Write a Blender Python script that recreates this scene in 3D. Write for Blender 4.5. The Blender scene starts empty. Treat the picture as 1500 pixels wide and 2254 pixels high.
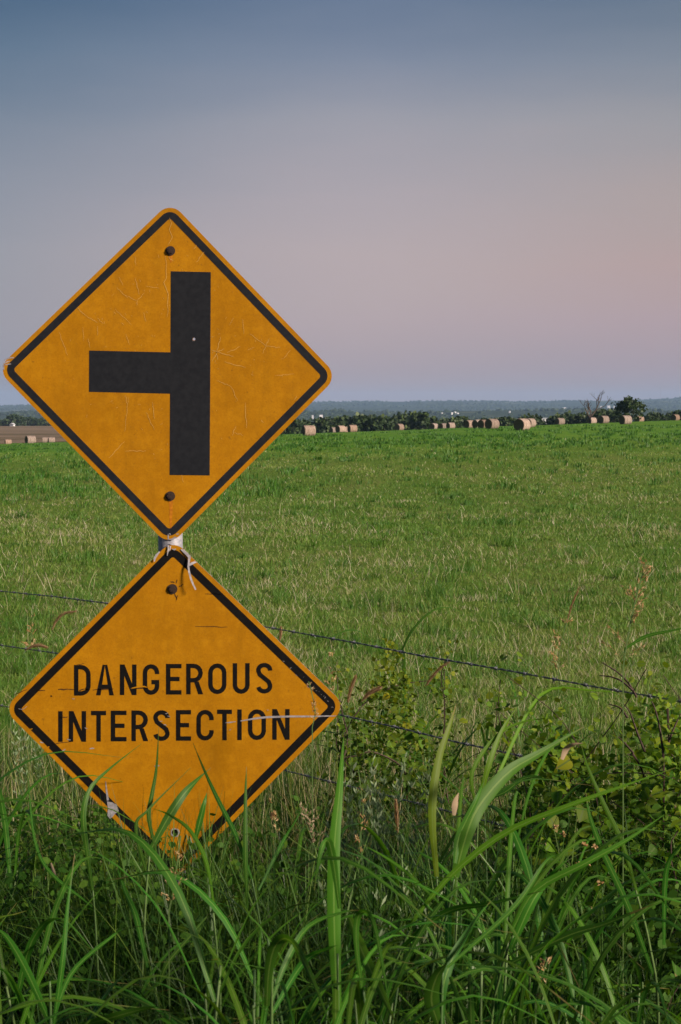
import bpy, math, random
import numpy as np
from mathutils import Vector, Matrix
from mathutils.geometry import tessellate_polygon

random.seed(7)
RNG = np.random.default_rng(11)
S = bpy.context.scene
COL = S.collection
R = math.radians

# ------------------------------------------------------------------ camera, sky, sun, exposure
CAM_Z = 2.0
F = 3125.0                       # focal length in photo pixels (photo 1500 x 2254)
PITCH = math.atan((1127 - 895) / F)
cam_d = bpy.data.cameras.new('camera')
cam = bpy.data.objects.new('camera', cam_d)
COL.objects.link(cam)
cam.location = (0, 0, CAM_Z)
cam.rotation_euler = (math.pi / 2 - PITCH, 0, 0)
cam_d.sensor_fit = 'VERTICAL'
cam_d.sensor_height = 36.0
cam_d.lens = F / 2254 * 36.0
cam_d.clip_start = 0.05
cam_d.clip_end = 40000
cam_d.dof.use_dof = True
cam_d.dof.focus_distance = 7.5
cam_d.dof.aperture_fstop = 14.0
S.camera = cam

SUN_DIR = Vector((0.80, -0.50, 0.42)).normalized()     # towards the sun: low, right and a little behind
SUN_EL = math.asin(SUN_DIR.z)
SUN_ROT = math.atan2(SUN_DIR.x, SUN_DIR.y)

W = bpy.data.worlds.new('World')
S.world = W
W.use_nodes = True
nt = W.node_tree
for n in list(nt.nodes):
    nt.nodes.remove(n)


def srgb(r, g, b):
    f = lambda c: (c / 255 / 12.92) if c / 255 <= 0.04045 else ((c / 255 + 0.055) / 1.055) ** 2.4
    return (f(r), f(g), f(b), 1)


def nd(tree, t, **kw):
    n = tree.nodes.new(t)
    for k, v in kw.items():
        if hasattr(n, k):
            setattr(n, k, v)
    return n


def ramp(tree, stops, interp='LINEAR'):
    n = tree.nodes.new('ShaderNodeValToRGB')
    cr = n.color_ramp
    cr.interpolation = interp
    while len(cr.elements) > 1:
        cr.elements.remove(cr.elements[-1])
    cr.elements[0].position = stops[0][0]
    cr.elements[0].color = stops[0][1]
    for p, c in stops[1:]:
        e = cr.elements.new(p)
        e.color = c
    return n


def mth(tree, op, a, b=None, c=None, clamp=False):
    n = tree.nodes.new('ShaderNodeMath')
    n.operation = op
    n.use_clamp = clamp
    for i, v in enumerate((a, b, c)):
        if v is None:
            continue
        if hasattr(v, 'node'):
            tree.links.new(v, n.inputs[i])
        else:
            n.inputs[i].default_value = v
    return n.outputs[0]


def mixc(tree, fac, a, b, blend='MIX'):
    n = tree.nodes.new('ShaderNodeMix')
    n.data_type = 'RGBA'
    n.blend_type = blend
    for i, v in ((0, fac), (6, a), (7, b)):
        if hasattr(v, 'node'):
            tree.links.new(v, n.inputs[i])
        elif i == 0:
            n.inputs[i].default_value = v
        else:
            n.inputs[i].default_value = v
    return n.outputs[2]


# dusk sky: physical sky plus the rose and lavender bands that face the low sun's far side
tc = nd(nt, 'ShaderNodeTexCoord')
sx = nd(nt, 'ShaderNodeSeparateXYZ')
nt.links.new(tc.outputs['Generated'], sx.inputs[0])
elev = mth(nt, 'MULTIPLY', sx.outputs[2], 2.0, clamp=True)         # sin(elevation) * 2


def stop_px(py):                                                 # where a photo row lies in sin(elev)*2
    return math.sin(math.atan((895 - py) / F)) * 2


cool = ramp(nt, [(0.0, srgb(138, 138, 148)), (stop_px(820), srgb(143, 141, 151)), (stop_px(700), srgb(144, 142, 152)),
                 (stop_px(560), srgb(138, 139, 149)), (stop_px(420), srgb(122, 129, 142)), (stop_px(280), srgb(98, 113, 131)),
                 (stop_px(140), srgb(72, 97, 120)), (stop_px(0), srgb(50, 80, 107)), (0.8, srgb(40, 66, 98)), (1.0, srgb(36, 58, 88))])
rose = ramp(nt, [(0.0, srgb(166, 150, 156)), (stop_px(820), srgb(171, 154, 160)), (stop_px(700), srgb(178, 159, 163)),
                 (stop_px(580), srgb(180, 162, 163)), (stop_px(440), srgb(171, 158, 162)), (stop_px(300), srgb(152, 149, 157)),
                 (stop_px(150), srgb(121, 129, 147)), (stop_px(0), srgb(88, 105, 131)), (0.8, srgb(56, 76, 108)), (1.0, srgb(46, 64, 98))])
warm = ramp(nt, [(0.0, srgb(158, 146, 154)), (stop_px(820), srgb(165, 148, 157)), (stop_px(720), srgb(175, 151, 157)),
                 (stop_px(600), srgb(179, 152, 149)), (stop_px(460), srgb(171, 153, 149)), (stop_px(320), srgb(153, 148, 150)),
                 (stop_px(160), srgb(125, 131, 142)), (stop_px(0), srgb(92, 107, 125)), (0.8, srgb(58, 81, 112)), (1.0, srgb(44, 64, 98))])
# a little unevenness of thin high haze
snz = nd(nt, 'ShaderNodeTexNoise')
smp = nd(nt, 'ShaderNodeMapping')
smp.inputs['Scale'].default_value = (3.0, 3.0, 14.0)
nt.links.new(tc.outputs['Generated'], smp.inputs[0])
nt.links.new(smp.outputs[0], snz.inputs['Vector'])
snz.inputs['Scale'].default_value = 1.3
snz.inputs['Detail'].default_value = 4
el2 = mth(nt, 'ADD', elev, mth(nt, 'MULTIPLY', mth(nt, 'SUBTRACT', snz.outputs[0], 0.5), 0.10), clamp=True)
for r_ in (cool, rose, warm):
    nt.links.new(el2, r_.inputs[0])


def az_range(a_, b_):
    n_ = nd(nt, 'ShaderNodeMapRange')
    n_.interpolation_type = 'SMOOTHSTEP'
    nt.links.new(sx.outputs[0], n_.inputs[0])
    n_.inputs[1].default_value = a_
    n_.inputs[2].default_value = b_
    return n_.outputs[0]


band = mixc(nt, az_range(-0.34, 0.04), cool.outputs[0], rose.outputs[0])
band = mixc(nt, az_range(0.0, 0.27), band, warm.outputs[0])
sky = nd(nt, 'ShaderNodeTexSky', sky_type='NISHITA', sun_disc=False)
sky.sun_elevation = SUN_EL
sky.sun_rotation = SUN_ROT
sky.dust_density = 3.0
sky.ozone_density = 2.0
bg1 = nd(nt, 'ShaderNodeBackground')
nt.links.new(band, bg1.inputs[0])
bg1.inputs[1].default_value = 0.57
bg2 = nd(nt, 'ShaderNodeBackground')
nt.links.new(sky.outputs[0], bg2.inputs[0])
bg2.inputs[1].default_value = 0.01
addw = nd(nt, 'ShaderNodeAddShader')
nt.links.new(bg1.outputs[0], addw.inputs[0])
nt.links.new(bg2.outputs[0], addw.inputs[1])
wo = nd(nt, 'ShaderNodeOutputWorld')
nt.links.new(addw.outputs[0], wo.inputs[0])

sun_d = bpy.data.lights.new('sun', 'SUN')
sun_d.energy = 5.0
sun_d.angle = R(9)
sun_d.color = (1.0, 0.80, 0.64)
sun = bpy.data.objects.new('sun', sun_d)
sun.rotation_euler = SUN_DIR.to_track_quat('Z', 'Y').to_euler()
sun.location = (30, -20, 40)
COL.objects.link(sun)

S.view_settings.view_transform = 'Standard'
S.view_settings.look = 'None'
S.view_settings.exposure = 0.75
S.view_settings.gamma = 1.0
S.view_settings.use_curve_mapping = False
S.render.engine = 'CYCLES'
S.cycles.use_denoising = True
S.cycles.max_bounces = 6
S.cycles.transparent_max_bounces = 4
S.cycles.volume_bounces = 1

CP, SP = math.cos(PITCH), math.sin(PITCH)


def pix(px, py, Y):
    """photo pixel -> the point of its sight line at distance Y"""
    u = (px - 750) / F
    v = (1127 - py) / F
    dy = CP + SP * v
    dz = -SP + CP * v
    t = Y / dy
    return Vector((u * t, Y, CAM_Z + dz * t))


# ------------------------------------------------------------------ mesh helpers
def tag(o, label=None, cat=None, group=None, kind=None):
    if label:
        o['label'] = label
    if cat:
        o['category'] = cat
    if group:
        o['group'] = group
    if kind:
        o['kind'] = kind
    return o


def empty(name, loc, label, cat, group=None):
    o = bpy.data.objects.new(name, None)
    o.location = loc
    o.empty_display_size = 0.1
    COL.objects.link(o)
    return tag(o, label, cat, group, 'thing')


def mesh_np(name, V, loops, starts, totals, mats=(), mat_idx=None, smooth=False, uv=None, tint=None):
    me = bpy.data.meshes.new(name)
    V = np.asarray(V, np.float32)
    me.vertices.add(len(V))
    me.vertices.foreach_set('co', V.ravel())
    me.loops.add(len(loops))
    me.loops.foreach_set('vertex_index', np.asarray(loops, np.int32))
    me.polygons.add(len(starts))
    me.polygons.foreach_set('loop_start', np.asarray(starts, np.int32))
    me.polygons.foreach_set('loop_total', np.asarray(totals, np.int32))
    for m in mats:
        me.materials.append(m)
    if mat_idx is not None:
        me.polygons.foreach_set('material_index', np.asarray(mat_idx, np.int32))
    me.polygons.foreach_set('use_smooth', np.full(len(starts), bool(smooth)))
    if uv is not None:
        l = me.uv_layers.new(name='uv')
        l.data.foreach_set('uv', np.asarray(uv, np.float32)[np.asarray(loops)].ravel())
    if tint is not None:
        a = me.attributes.new('tint', 'FLOAT', 'FACE')
        a.data.foreach_set('value', np.asarray(tint, np.float32))
    me.update(calc_edges=True)
    return me


def link(name, me, parent=None, loc=(0, 0, 0)):
    o = bpy.data.objects.new(name, me)
    o.location = loc
    COL.objects.link(o)
    if parent is not None:
        o.parent = parent
    return o


class MB:
    """collects shapes and links them as ONE mesh object"""
    def __init__(self):
        self.v, self.f, self.uv, self.t = [], [], [], []

    def add(self, vs, fs, uv=None, tint=0.5):
        b = len(self.v)
        self.v += [tuple(p) for p in vs]
        self.f += [tuple(i + b for i in f) for f in fs]
        self.uv += list(uv) if uv is not None else [(0, 0)] * len(vs)
        self.t += [tint] * len(fs)
        return self

    def tube(self, pts, rads, sides=6, tint=0.5, cap=True):
        pts = [Vector(p) for p in pts]
        n = len(pts)
        if not hasattr(rads, '__len__'):
            rads = [rads] * n
        vs, fs = [], []
        up = Vector((0, 0, 1))
        prev = None
        for i, p in enumerate(pts):
            d = (pts[min(i + 1, n - 1)] - pts[max(i - 1, 0)])
            if d.length < 1e-9:
                d = Vector((0, 0, 1))
            d.normalize()
            if prev is None:
                a = d.orthogonal().normalized()
            else:
                a = (prev - d * prev.dot(d))
                a = a.normalized() if a.length > 1e-6 else d.orthogonal().normalized()
            prev = a
            b = d.cross(a)
            for k in range(sides):
                t = 2 * math.pi * k / sides
                vs.append(p + (a * math.cos(t) + b * math.sin(t)) * rads[i])
        for i in range(n - 1):
            for k in range(sides):
                k2 = (k + 1) % sides
                fs.append((i * sides + k, i * sides + k2, (i + 1) * sides + k2, (i + 1) * sides + k))
        if cap:
            fs.append(tuple(reversed(range(sides))))
            fs.append(tuple((n - 1) * sides + k for k in range(sides)))
        uv = [(k / sides, i / max(1, n - 1)) for i in range(n) for k in range(sides)]
        return self.add(vs, fs, uv, tint)

    def prism(self, loops, y0, y1, tint=0.5):
        """loops of (x, z): outer first, then holes; extruded from y0 (front) to y1 (back)"""
        vs, fs = [], []
        tris = tessellate_polygon([[Vector((x, z, 0)) for x, z in lp] for lp in loops])
        flat = [p for lp in loops for p in lp]
        n = len(flat)
        vs = [(x, y0, z) for x, z in flat] + [(x, y1, z) for x, z in flat]
        for t in tris:
            a, b, c = (flat[i] for i in t)
            ar = (b[0] - a[0]) * (c[1] - a[1]) - (c[0] - a[0]) * (b[1] - a[1])
            t = tuple(t) if ar > 0 else tuple(reversed(t))       # front faces -y
            fs.append(t)
            fs.append(tuple(i + n for i in reversed(t)))
        o = 0
        for li, lp in enumerate(loops):
            m = len(lp)
            ar = sum(lp[i][0] * lp[(i + 1) % m][1] - lp[(i + 1) % m][0] * lp[i][1] for i in range(m))
            for i in range(m):
                j = (i + 1) % m
                q = (o + i, o + i + n, o + j + n, o + j)
                if (ar < 0) != (li > 0):
                    q = tuple(reversed(q))
                fs.append(q)
            o += m
        return self.add(vs, fs, None, tint)

    def box(self, x0, x1, y0, y1, z0, z1, tint=0.5):
        v = [(x, y, z) for z in (z0, z1) for y in (y0, y1) for x in (x0, x1)]
        f = [(0, 2, 3, 1), (4, 5, 7, 6), (0, 1, 5, 4), (1, 3, 7, 5), (3, 2, 6, 7), (2, 0, 4, 6)]
        return self.add(v, f, None, tint)

    def mesh(self, name, mat, smooth=False, off=None):
        V = np.array(self.v, np.float32)
        if off is not None:
            V = V - np.array(off, np.float32)
        loops = [i for f in self.f for i in f]
        tot = [len(f) for f in self.f]
        st = np.cumsum([0] + tot[:-1])
        return mesh_np(name, V, loops, st, tot, [mat], None, smooth, self.uv, self.t)

    def build(self, name, mat, parent=None, smooth=False, off=None):
        if off is None and parent is not None:
            off = parent.location if parent.parent is None else parent.parent.location
        return link(name, self.mesh(name, mat, smooth, off), parent)


# ------------------------------------------------------------------ materials
def material(name, rough=0.6, spec=0.3):
    m = bpy.data.materials.new(name)
    m.use_nodes = True
    t = m.node_tree
    b = t.nodes['Principled BSDF']
    b.inputs['Roughness'].default_value = rough
    b.inputs['Specular IOR Level'].default_value = spec
    return m, t, b


def noise(t, scale, detail=4, rough=0.55, vec=None, dist=0.0):
    n = nd(t, 'ShaderNodeTexNoise')
    n.inputs['Scale'].default_value = scale
    n.inputs['Detail'].default_value = detail
    n.inputs['Roughness'].default_value = rough
    n.inputs['Distortion'].default_value = dist
    if vec is not None:
        t.links.new(vec, n.inputs['Vector'])
    return n.outputs[0]


def obj_co(t, scale=(1, 1, 1), loc=(0, 0, 0)):
    c = nd(t, 'ShaderNodeTexCoord')
    m = nd(t, 'ShaderNodeMapping')
    m.inputs['Scale'].default_value = scale
    m.inputs['Location'].default_value = loc
    t.links.new(c.outputs['Object'], m.inputs['Vector'])
    return m.outputs[0]


def bump(t, b, h, strength=0.3, dist=0.01):
    n = nd(t, 'ShaderNodeBump')
    n.inputs['Strength'].default_value = strength
    n.inputs['Distance'].default_value = dist
    t.links.new(h, n.inputs['Height'])
    t.links.new(n.outputs[0], b.inputs['Normal'])


def leafy(name, stops, rough=0.45, trans=0.35, midrib=None, spec=0.35, patch=None):
    """leaf material: colour by per-face tint, some light through the blade, a paler midrib"""
    m, t, b = material(name, rough, spec)
    at = nd(t, 'ShaderNodeAttribute', attribute_name='tint')
    cr = ramp(t, stops)
    t.links.new(at.outputs['Fac'], cr.inputs[0])
    col = cr.outputs[0]
    if patch:
        nz = noise(t, patch[0], 3, 0.6, obj_co(t))
        f = mth(t, 'MULTIPLY', mth(t, 'SUBTRACT', nz, 0.45), 3.0, clamp=True)
        col = mixc(t, mth(t, 'MULTIPLY', f, patch[2]), col, patch[1])
    if midrib:
        uvn = nd(t, 'ShaderNodeUVMap')
        s = nd(t, 'ShaderNodeSeparateXYZ')
        t.links.new(uvn.outputs[0], s.inputs[0])
        d = mth(t, 'ABSOLUTE', mth(t, 'SUBTRACT', s.outputs[0], 0.5))
        f = mth(t, 'LESS_THAN', d, 0.055)
        veins = nd(t, 'ShaderNodeTexWave')
        veins.inputs['Scale'].default_value = 5.0
        veins.inputs['Distortion'].default_value = 0.6
        mp = nd(t, 'ShaderNodeMapping')
        mp.inputs['Scale'].default_value = (1, 0.02, 1)
        t.links.new(uvn.outputs[0], mp.inputs[0])
        t.links.new(mp.outputs[0], veins.inputs['Vector'])
        col = mixc(t, mth(t, 'MULTIPLY', veins.outputs['Fac'], 0.22), col, mixc(t, 1.0, col, (0.45, 0.5, 0.4, 1), 'MULTIPLY'))
        col = mixc(t, mth(t, 'MULTIPLY', f, 0.75), col, midrib)
        oi = nd(t, 'ShaderNodeObjectInfo')                            # every blade its own shade, some tips dead
        hs = nd(t, 'ShaderNodeHueSaturation')
        t.links.new(mth(t, 'ADD', 0.482, mth(t, 'MULTIPLY', oi.outputs['Random'], 0.030)), hs.inputs['Hue'])
        t.links.new(mth(t, 'ADD', 0.72, mth(t, 'MULTIPLY', oi.outputs['Random'], 0.5)), hs.inputs['Value'])
        t.links.new(col, hs.inputs['Color'])
        col = hs.outputs[0]
        bl = noise(t, 22.0, 4, 0.65, obj_co(t, (1, 1, 1)))
        tip = mth(t, 'ADD', s.outputs[1], mth(t, 'MULTIPLY', mth(t, 'SUBTRACT', bl, 0.5), 0.45))
        rnd2 = mth(t, 'FRACT', mth(t, 'MULTIPLY', oi.outputs['Random'], 17.3))
        tipf = mth(t, 'MULTIPLY', mth(t, 'SUBTRACT', tip, mth(t, 'ADD', 0.80, mth(t, 'MULTIPLY', rnd2, 0.28))), 9.0, clamp=True)
        col = mixc(t, mth(t, 'MULTIPLY', tipf, 0.8), col, (0.20, 0.15, 0.06, 1))
        spots = mth(t, 'MULTIPLY', mth(t, 'SUBTRACT', noise(t, 120.0, 2, 0.5, obj_co(t)), 0.70), 14.0, clamp=True)
        col = mixc(t, mth(t, 'MULTIPLY', spots, 0.5), col, (0.11, 0.09, 0.035, 1))
    t.links.new(col, b.inputs['Base Color'])
    tr = nd(t, 'ShaderNodeBsdfTranslucent')
    tcol = mixc(t, 1.0, col, (1.5, 1.45, 0.6, 1), 'MULTIPLY')
    t.links.new(tcol, tr.inputs[0])
    mx = nd(t, 'ShaderNodeMixShader')
    mx.inputs[0].default_value = trans
    t.links.new(b.outputs[0], mx.inputs[1])
    t.links.new(tr.outputs[0], mx.inputs[2])
    t.links.new(mx.outputs[0], t.nodes['Material Output'].inputs[0])
    return m


def plain(name, col, rough=0.6, spec=0.3, metal=0.0, nscale=None, col2=None, bumpv=None, nloc=(1, 1, 1)):
    m, t, b = material(name, rough, spec)
    b.inputs['Metallic'].default_value = metal
    if nscale:
        nz = noise(t, nscale, 5, 0.6, obj_co(t, nloc))
        cr = ramp(t, [(0.35, col), (0.65, col2 or col)])
        t.links.new(nz, cr.inputs[0])
        t.links.new(cr.outputs[0], b.inputs['Base Color'])
        if bumpv:
            bump(t, b, nz, bumpv[0], bumpv[1])
    else:
        b.inputs['Base Color'].default_value = col
    return m


C = lambda r, g, b: (r, g, b, 1)
M = {}
# weathered retroreflective yellow sheeting
m, t, b = material('yellow_sheeting', 0.5, 0.12)
oc = obj_co(t)
n1 = noise(t, 5.0, 6, 0.65, oc)
n2 = noise(t, 220.0, 3, 0.7, oc)
n3 = noise(t, 3.0, 5, 0.6, obj_co(t, (3, 1, 0.5), (4, 0, 2)))
cr = ramp(t, [(0.25, C(0.255, 0.110, 0.002)), (0.5, C(0.345, 0.153, 0.003)), (0.75, C(0.42, 0.195, 0.004))])
t.links.new(mth(t, 'ADD', mth(t, 'MULTIPLY', n1, 0.6), mth(t, 'MULTIPLY', n3, 0.4)), cr.inputs[0])
n2b = mth(t, 'MULTIPLY', mth(t, 'SUBTRACT', n2, 0.40), 3.2, clamp=True)
c1 = mixc(t, mth(t, 'MULTIPLY', n2b, 0.42), cr.outputs[0], C(0.19, 0.078, 0.002))
n5 = noise(t, 28.0, 4, 0.7, oc)
c1 = mixc(t, mth(t, 'MULTIPLY', mth(t, 'MULTIPLY', mth(t, 'SUBTRACT', n5, 0.48), 4.0, clamp=True), 0.30), c1, C(0.50, 0.25, 0.008))
spk = noise(t, 70.0, 2, 0.5, oc)
grime = mth(t, 'MULTIPLY', mth(t, 'MULTIPLY', mth(t, 'SUBTRACT', spk, 0.66), 12.0, clamp=True), mth(t, 'GREATER_THAN', n1, 0.5))
c1 = mixc(t, mth(t, 'MULTIPLY', grime, 0.6), c1, C(0.16, 0.07, 0.006))
n4 = noise(t, 9.0, 6, 0.7, obj_co(t, (1.6, 1, 0.35), (1, 0, 7)))
dirt = mth(t, 'MULTIPLY', mth(t, 'SUBTRACT', n4, 0.52), 4.0, clamp=True)
c1 = mixc(t, mth(t, 'MULTIPLY', dirt, 0.38), c1, C(0.17, 0.078, 0.004))
t.links.new(c1, b.inputs['Base Color'])
bump(t, b, noise(t, 2.6, 3, 0.5, oc), 0.45, 0.03)
M['yellow'] = m
M['black'] = plain('black_film', C(0.0085, 0.0105, 0.0145), 0.6, 0.15, 0, 60, C(0.013, 0.0155, 0.020))
M['letter'] = plain('black_print', C(0.0035, 0.0035, 0.004), 0.6, 0.12, 0, 80, C(0.006, 0.006, 0.006))
M['alu'] = plain('bare_aluminium', C(0.50, 0.52, 0.55), 0.45, 0.5, 0.6, 40, C(0.40, 0.41, 0.44))
M['backing'] = plain('aluminium_back', C(0.42, 0.43, 0.45), 0.5, 0.5, 0.5, 20, C(0.36, 0.37, 0.39))
M['galv'] = plain('galvanised_pipe', C(0.17, 0.19, 0.23), 0.6, 0.4, 0.2, 110, C(0.30, 0.30, 0.33), (0.15, 0.002))
M['bolt'] = plain('rusty_bolt', C(0.022, 0.017, 0.016), 0.6, 0.4, 0.3, 300, C(0.05, 0.03, 0.022))
M['crack'] = plain('cracked_sheeting', C(0.52, 0.31, 0.08), 0.6, 0.2)
M['flake'] = plain('pale_backing_film', C(0.18, 0.18, 0.20), 0.6, 0.2, 0, 90, C(0.30, 0.30, 0.33))
M['scuff'] = plain('dark_scuff', C(0.05, 0.022, 0.006), 0.7, 0.2)
M['rust'] = plain('rust_stain', C(0.30, 0.10, 0.004), 0.7, 0.2, 0, 120, C(0.45, 0.17, 0.005))
M['hole_shade'] = plain('hole_shade_black', C(0.008, 0.008, 0.008), 0.9, 0.0)  # near-black colour standing in for the dark inside a hole
M['wire'] = plain('weathered_wire', C(0.075, 0.09, 0.11), 0.5, 0.5, 0.4, 60, C(0.14, 0.15, 0.17))
M['post'] = plain('steel_post', C(0.10, 0.07, 0.05), 0.7, 0.3, 0.2, 30, C(0.06, 0.08, 0.05))
M['bark'] = plain('twig_bark', C(0.035, 0.024, 0.018), 0.8, 0.2, 0, 60, C(0.07, 0.05, 0.04))
M['treebark'] = plain('tree_bark', C(0.07, 0.055, 0.045), 0.9, 0.1, 0, 3, C(0.12, 0.10, 0.085))
M['deadbark'] = plain('dead_wood', C(0.07, 0.055, 0.05), 0.9, 0.1, 0, 3, C(0.11, 0.09, 0.08))
M['blade'] = leafy('broad_grass_blade', [(0, C(0.014, 0.066, 0.012)), (0.5, C(0.038, 0.140, 0.011)), (0.85, C(0.085, 0.215, 0.009)), (1, C(0.14, 0.22, 0.012))],
                   0.5, 0.4, C(0.14, 0.26, 0.05), .2)
M['stem'] = leafy('grass_stem', [(0, C(0.04, 0.10, 0.03)), (1, C(0.10, 0.17, 0.05))], 0.5, 0.1)
M['verge'] = leafy('verge_grass_green', [(0, C(0.014, 0.052, 0.009)), (0.4, C(0.034, 0.100, 0.012)), (0.7, C(0.075, 0.155, 0.018)), (0.88, C(0.13, 0.18, 0.03)), (0.93, C(0.30, 0.26, 0.13)), (1, C(0.42, 0.37, 0.24))], 0.5, 0.3)
M['field_blade'] = leafy('field_grass', [(0, C(0.036, 0.125, 0.012)), (0.4, C(0.085, 0.185, 0.020)), (0.72, C(0.155, 0.225, 0.042)), (0.80, C(0.23, 0.245, 0.085)), (0.88, C(0.33, 0.31, 0.19)), (1, C(0.48, 0.45, 0.36))], 0.6, 0.3)
M['tuft'] = leafy('dark_tuft', [(0, C(0.022, 0.092, 0.009)), (1, C(0.055, 0.165, 0.014))], 0.55, 0.25)
M['clover'] = leafy('undergrowth_leaf', [(0, C(0.018, 0.065, 0.009)), (0.6, C(0.045, 0.120, 0.013)), (1, C(0.105, 0.175, 0.018))], 0.6, 0.3, None, .12)
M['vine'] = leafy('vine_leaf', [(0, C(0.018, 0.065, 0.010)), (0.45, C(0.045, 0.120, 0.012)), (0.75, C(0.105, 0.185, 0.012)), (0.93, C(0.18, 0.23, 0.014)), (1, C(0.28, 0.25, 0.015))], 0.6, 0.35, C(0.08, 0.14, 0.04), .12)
M['sage'] = leafy('silvery_leaf', [(0, C(0.09, 0.16, 0.08)), (1, C(0.30, 0.39, 0.25))], 0.8, 0.3, None, .08)
M['straw'] = leafy('dry_seed', [(0, C(0.22, 0.13, 0.05)), (0.5, C(0.38, 0.25, 0.10)), (1, C(0.55, 0.44, 0.26))], 0.7, 0.25)
M['plume'] = leafy('foxtail_plume', [(0, C(0.24, 0.15, 0.08)), (1, C(0.46, 0.32, 0.20))], 0.7, 0.3)
M['dry'] = leafy('dead_leaf', [(0, C(0.20, 0.13, 0.08)), (1, C(0.46, 0.38, 0.26))], 0.7, 0.2)
M['crown'] = leafy('tree_foliage', [(0, C(0.014, 0.032, 0.012)), (0.5, C(0.034, 0.066, 0.022)), (1, C(0.070, 0.110, 0.034))], 0.6, 0.2)
M['wood'] = leafy('far_foliage', [(0, C(0.012, 0.030, 0.012)), (1, C(0.035, 0.060, 0.020))], 0.8, 0.1)
M['white'] = plain('white_metal', C(0.52, 0.54, 0.58), 0.5, 0.3)
M['greyroof'] = plain('metal_roof', C(0.42, 0.45, 0.50), 0.45, 0.4)
M['tan'] = plain('tan_wall', C(0.40, 0.33, 0.25), 0.7, 0.2)
M['darkpane'] = plain('dark_opening', C(0.03, 0.03, 0.035), 0.3, 0.5)
M['mast'] = plain('mast_steel', C(0.30, 0.28, 0.28), 0.6, 0.4, 0.2)

# hay: rings of straw round the roll
m, t, b = material('hay_roll', 0.9, 0.1)
oc = obj_co(t, (9, 1.2, 1.2))
a1 = noise(t, 1.6, 4, 0.6, oc)
a2 = noise(t, 6.0, 4, 0.7, obj_co(t, (1.5, 1, 1)))
cr = ramp(t, [(0.3, C(0.085, 0.058, 0.043)), (0.5, C(0.215, 0.150, 0.115)), (0.7, C(0.46, 0.375, 0.31))])
t.links.new(mth(t, 'ADD', mth(t, 'MULTIPLY', a1, 0.75), mth(t, 'MULTIPLY', a2, 0.25)), cr.inputs[0])
oi = nd(t, 'ShaderNodeObjectInfo')                                     # some bales are fresher, some greyer
hs = nd(t, 'ShaderNodeHueSaturation')
t.links.new(mth(t, 'ADD', 0.70, mth(t, 'MULTIPLY', oi.outputs['Random'], 0.55)), hs.inputs['Value'])
t.links.new(mth(t, 'SUBTRACT', 1.0, mth(t, 'MULTIPLY', mth(t, 'FRACT', mth(t, 'MULTIPLY', oi.outputs['Random'], 7.7)), 0.45)), hs.inputs['Saturation'])
t.links.new(cr.outputs[0], hs.inputs['Color'])
t.links.new(hs.outputs[0], b.inputs['Base Color'])
bump(t, b, a1, 0.6, 0.05)
M['hay'] = m
m, t, b = material('hay_end', 0.95, 0.05)
wv = nd(t, 'ShaderNodeTexWave', wave_type='RINGS', rings_direction='X')
wv.inputs['Scale'].default_value = 2.2
wv.inputs['Distortion'].default_value = 3.0
wv.inputs['Detail'].default_value = 3.0
t.links.new(obj_co(t), wv.inputs['Vector'])
cr = ramp(t, [(0, C(0.075, 0.058, 0.040)), (1, C(0.16, 0.125, 0.088))])  # ends coloured darker to stand in for their unlit side
t.links.new(wv.outputs['Fac'], cr.inputs[0])
t.links.new(cr.outputs[0], b.inputs['Base Color'])
bump(t, b, wv.outputs['Fac'], 0.6, 0.04)
M['hay_end'] = m

# ------------------------------------------------------------------ terrain
BALES = [  # centre px, base row, height, base hidden by the crest, look
    (635, 955, 12, 0), (647, 955, 10.5, 0), (680, 959, 23, 0), (735, 950, 8, 1), (750, 951, 15, 0), (761, 950, 14, 0),
    (776, 949, 16, 0), (879, 946, 10, 1), (955, 944, 14, 0), (977, 942, 14, 0), (992, 942, 9, 1), (1034, 942, 17, 0),
    (1052, 944, 18, 0), (1065, 944.5, 20, 0), (1083, 945, 21, 0), (1149, 948, 26, 0), (1166, 941, 20, 0),
    (1232, 933, 9, 1), (1302, 932, 8, 1), (1328, 931, 17, 0), (1376, 933, 20, 0), (1406, 928, 9, 1), (1485, 925, 8, 1),
    (19, 976, 9.5, 0), (68, 975, 17, 0), (101, 973, 11, 0), (115, 973, 11, 0)]
rows, rhs = [], []
for px, by, h, hid in BALES:
    if hid or h < 13:
        continue
    d = F * 1.5 / h
    z = CAM_Z - (by - 895) / F * d
    x = (px - 750) / F * d
    rows.append([d, d * d / 1000, x * d / 300, (x * d / 300) ** 2 / 50])
    rhs.append(z)
for d in (7, 10, 15):
    rows.append([d * 6, 0, 0, 0]); rhs.append(0)
PA = np.linalg.lstsq(np.array(rows, float), np.array(rhs, float), rcond=None)[0]


def sstep(a, b, x):
    t = np.clip((x - a) / (b - a), 0, 1)
    return t * t * (3 - 2 * t)


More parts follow.
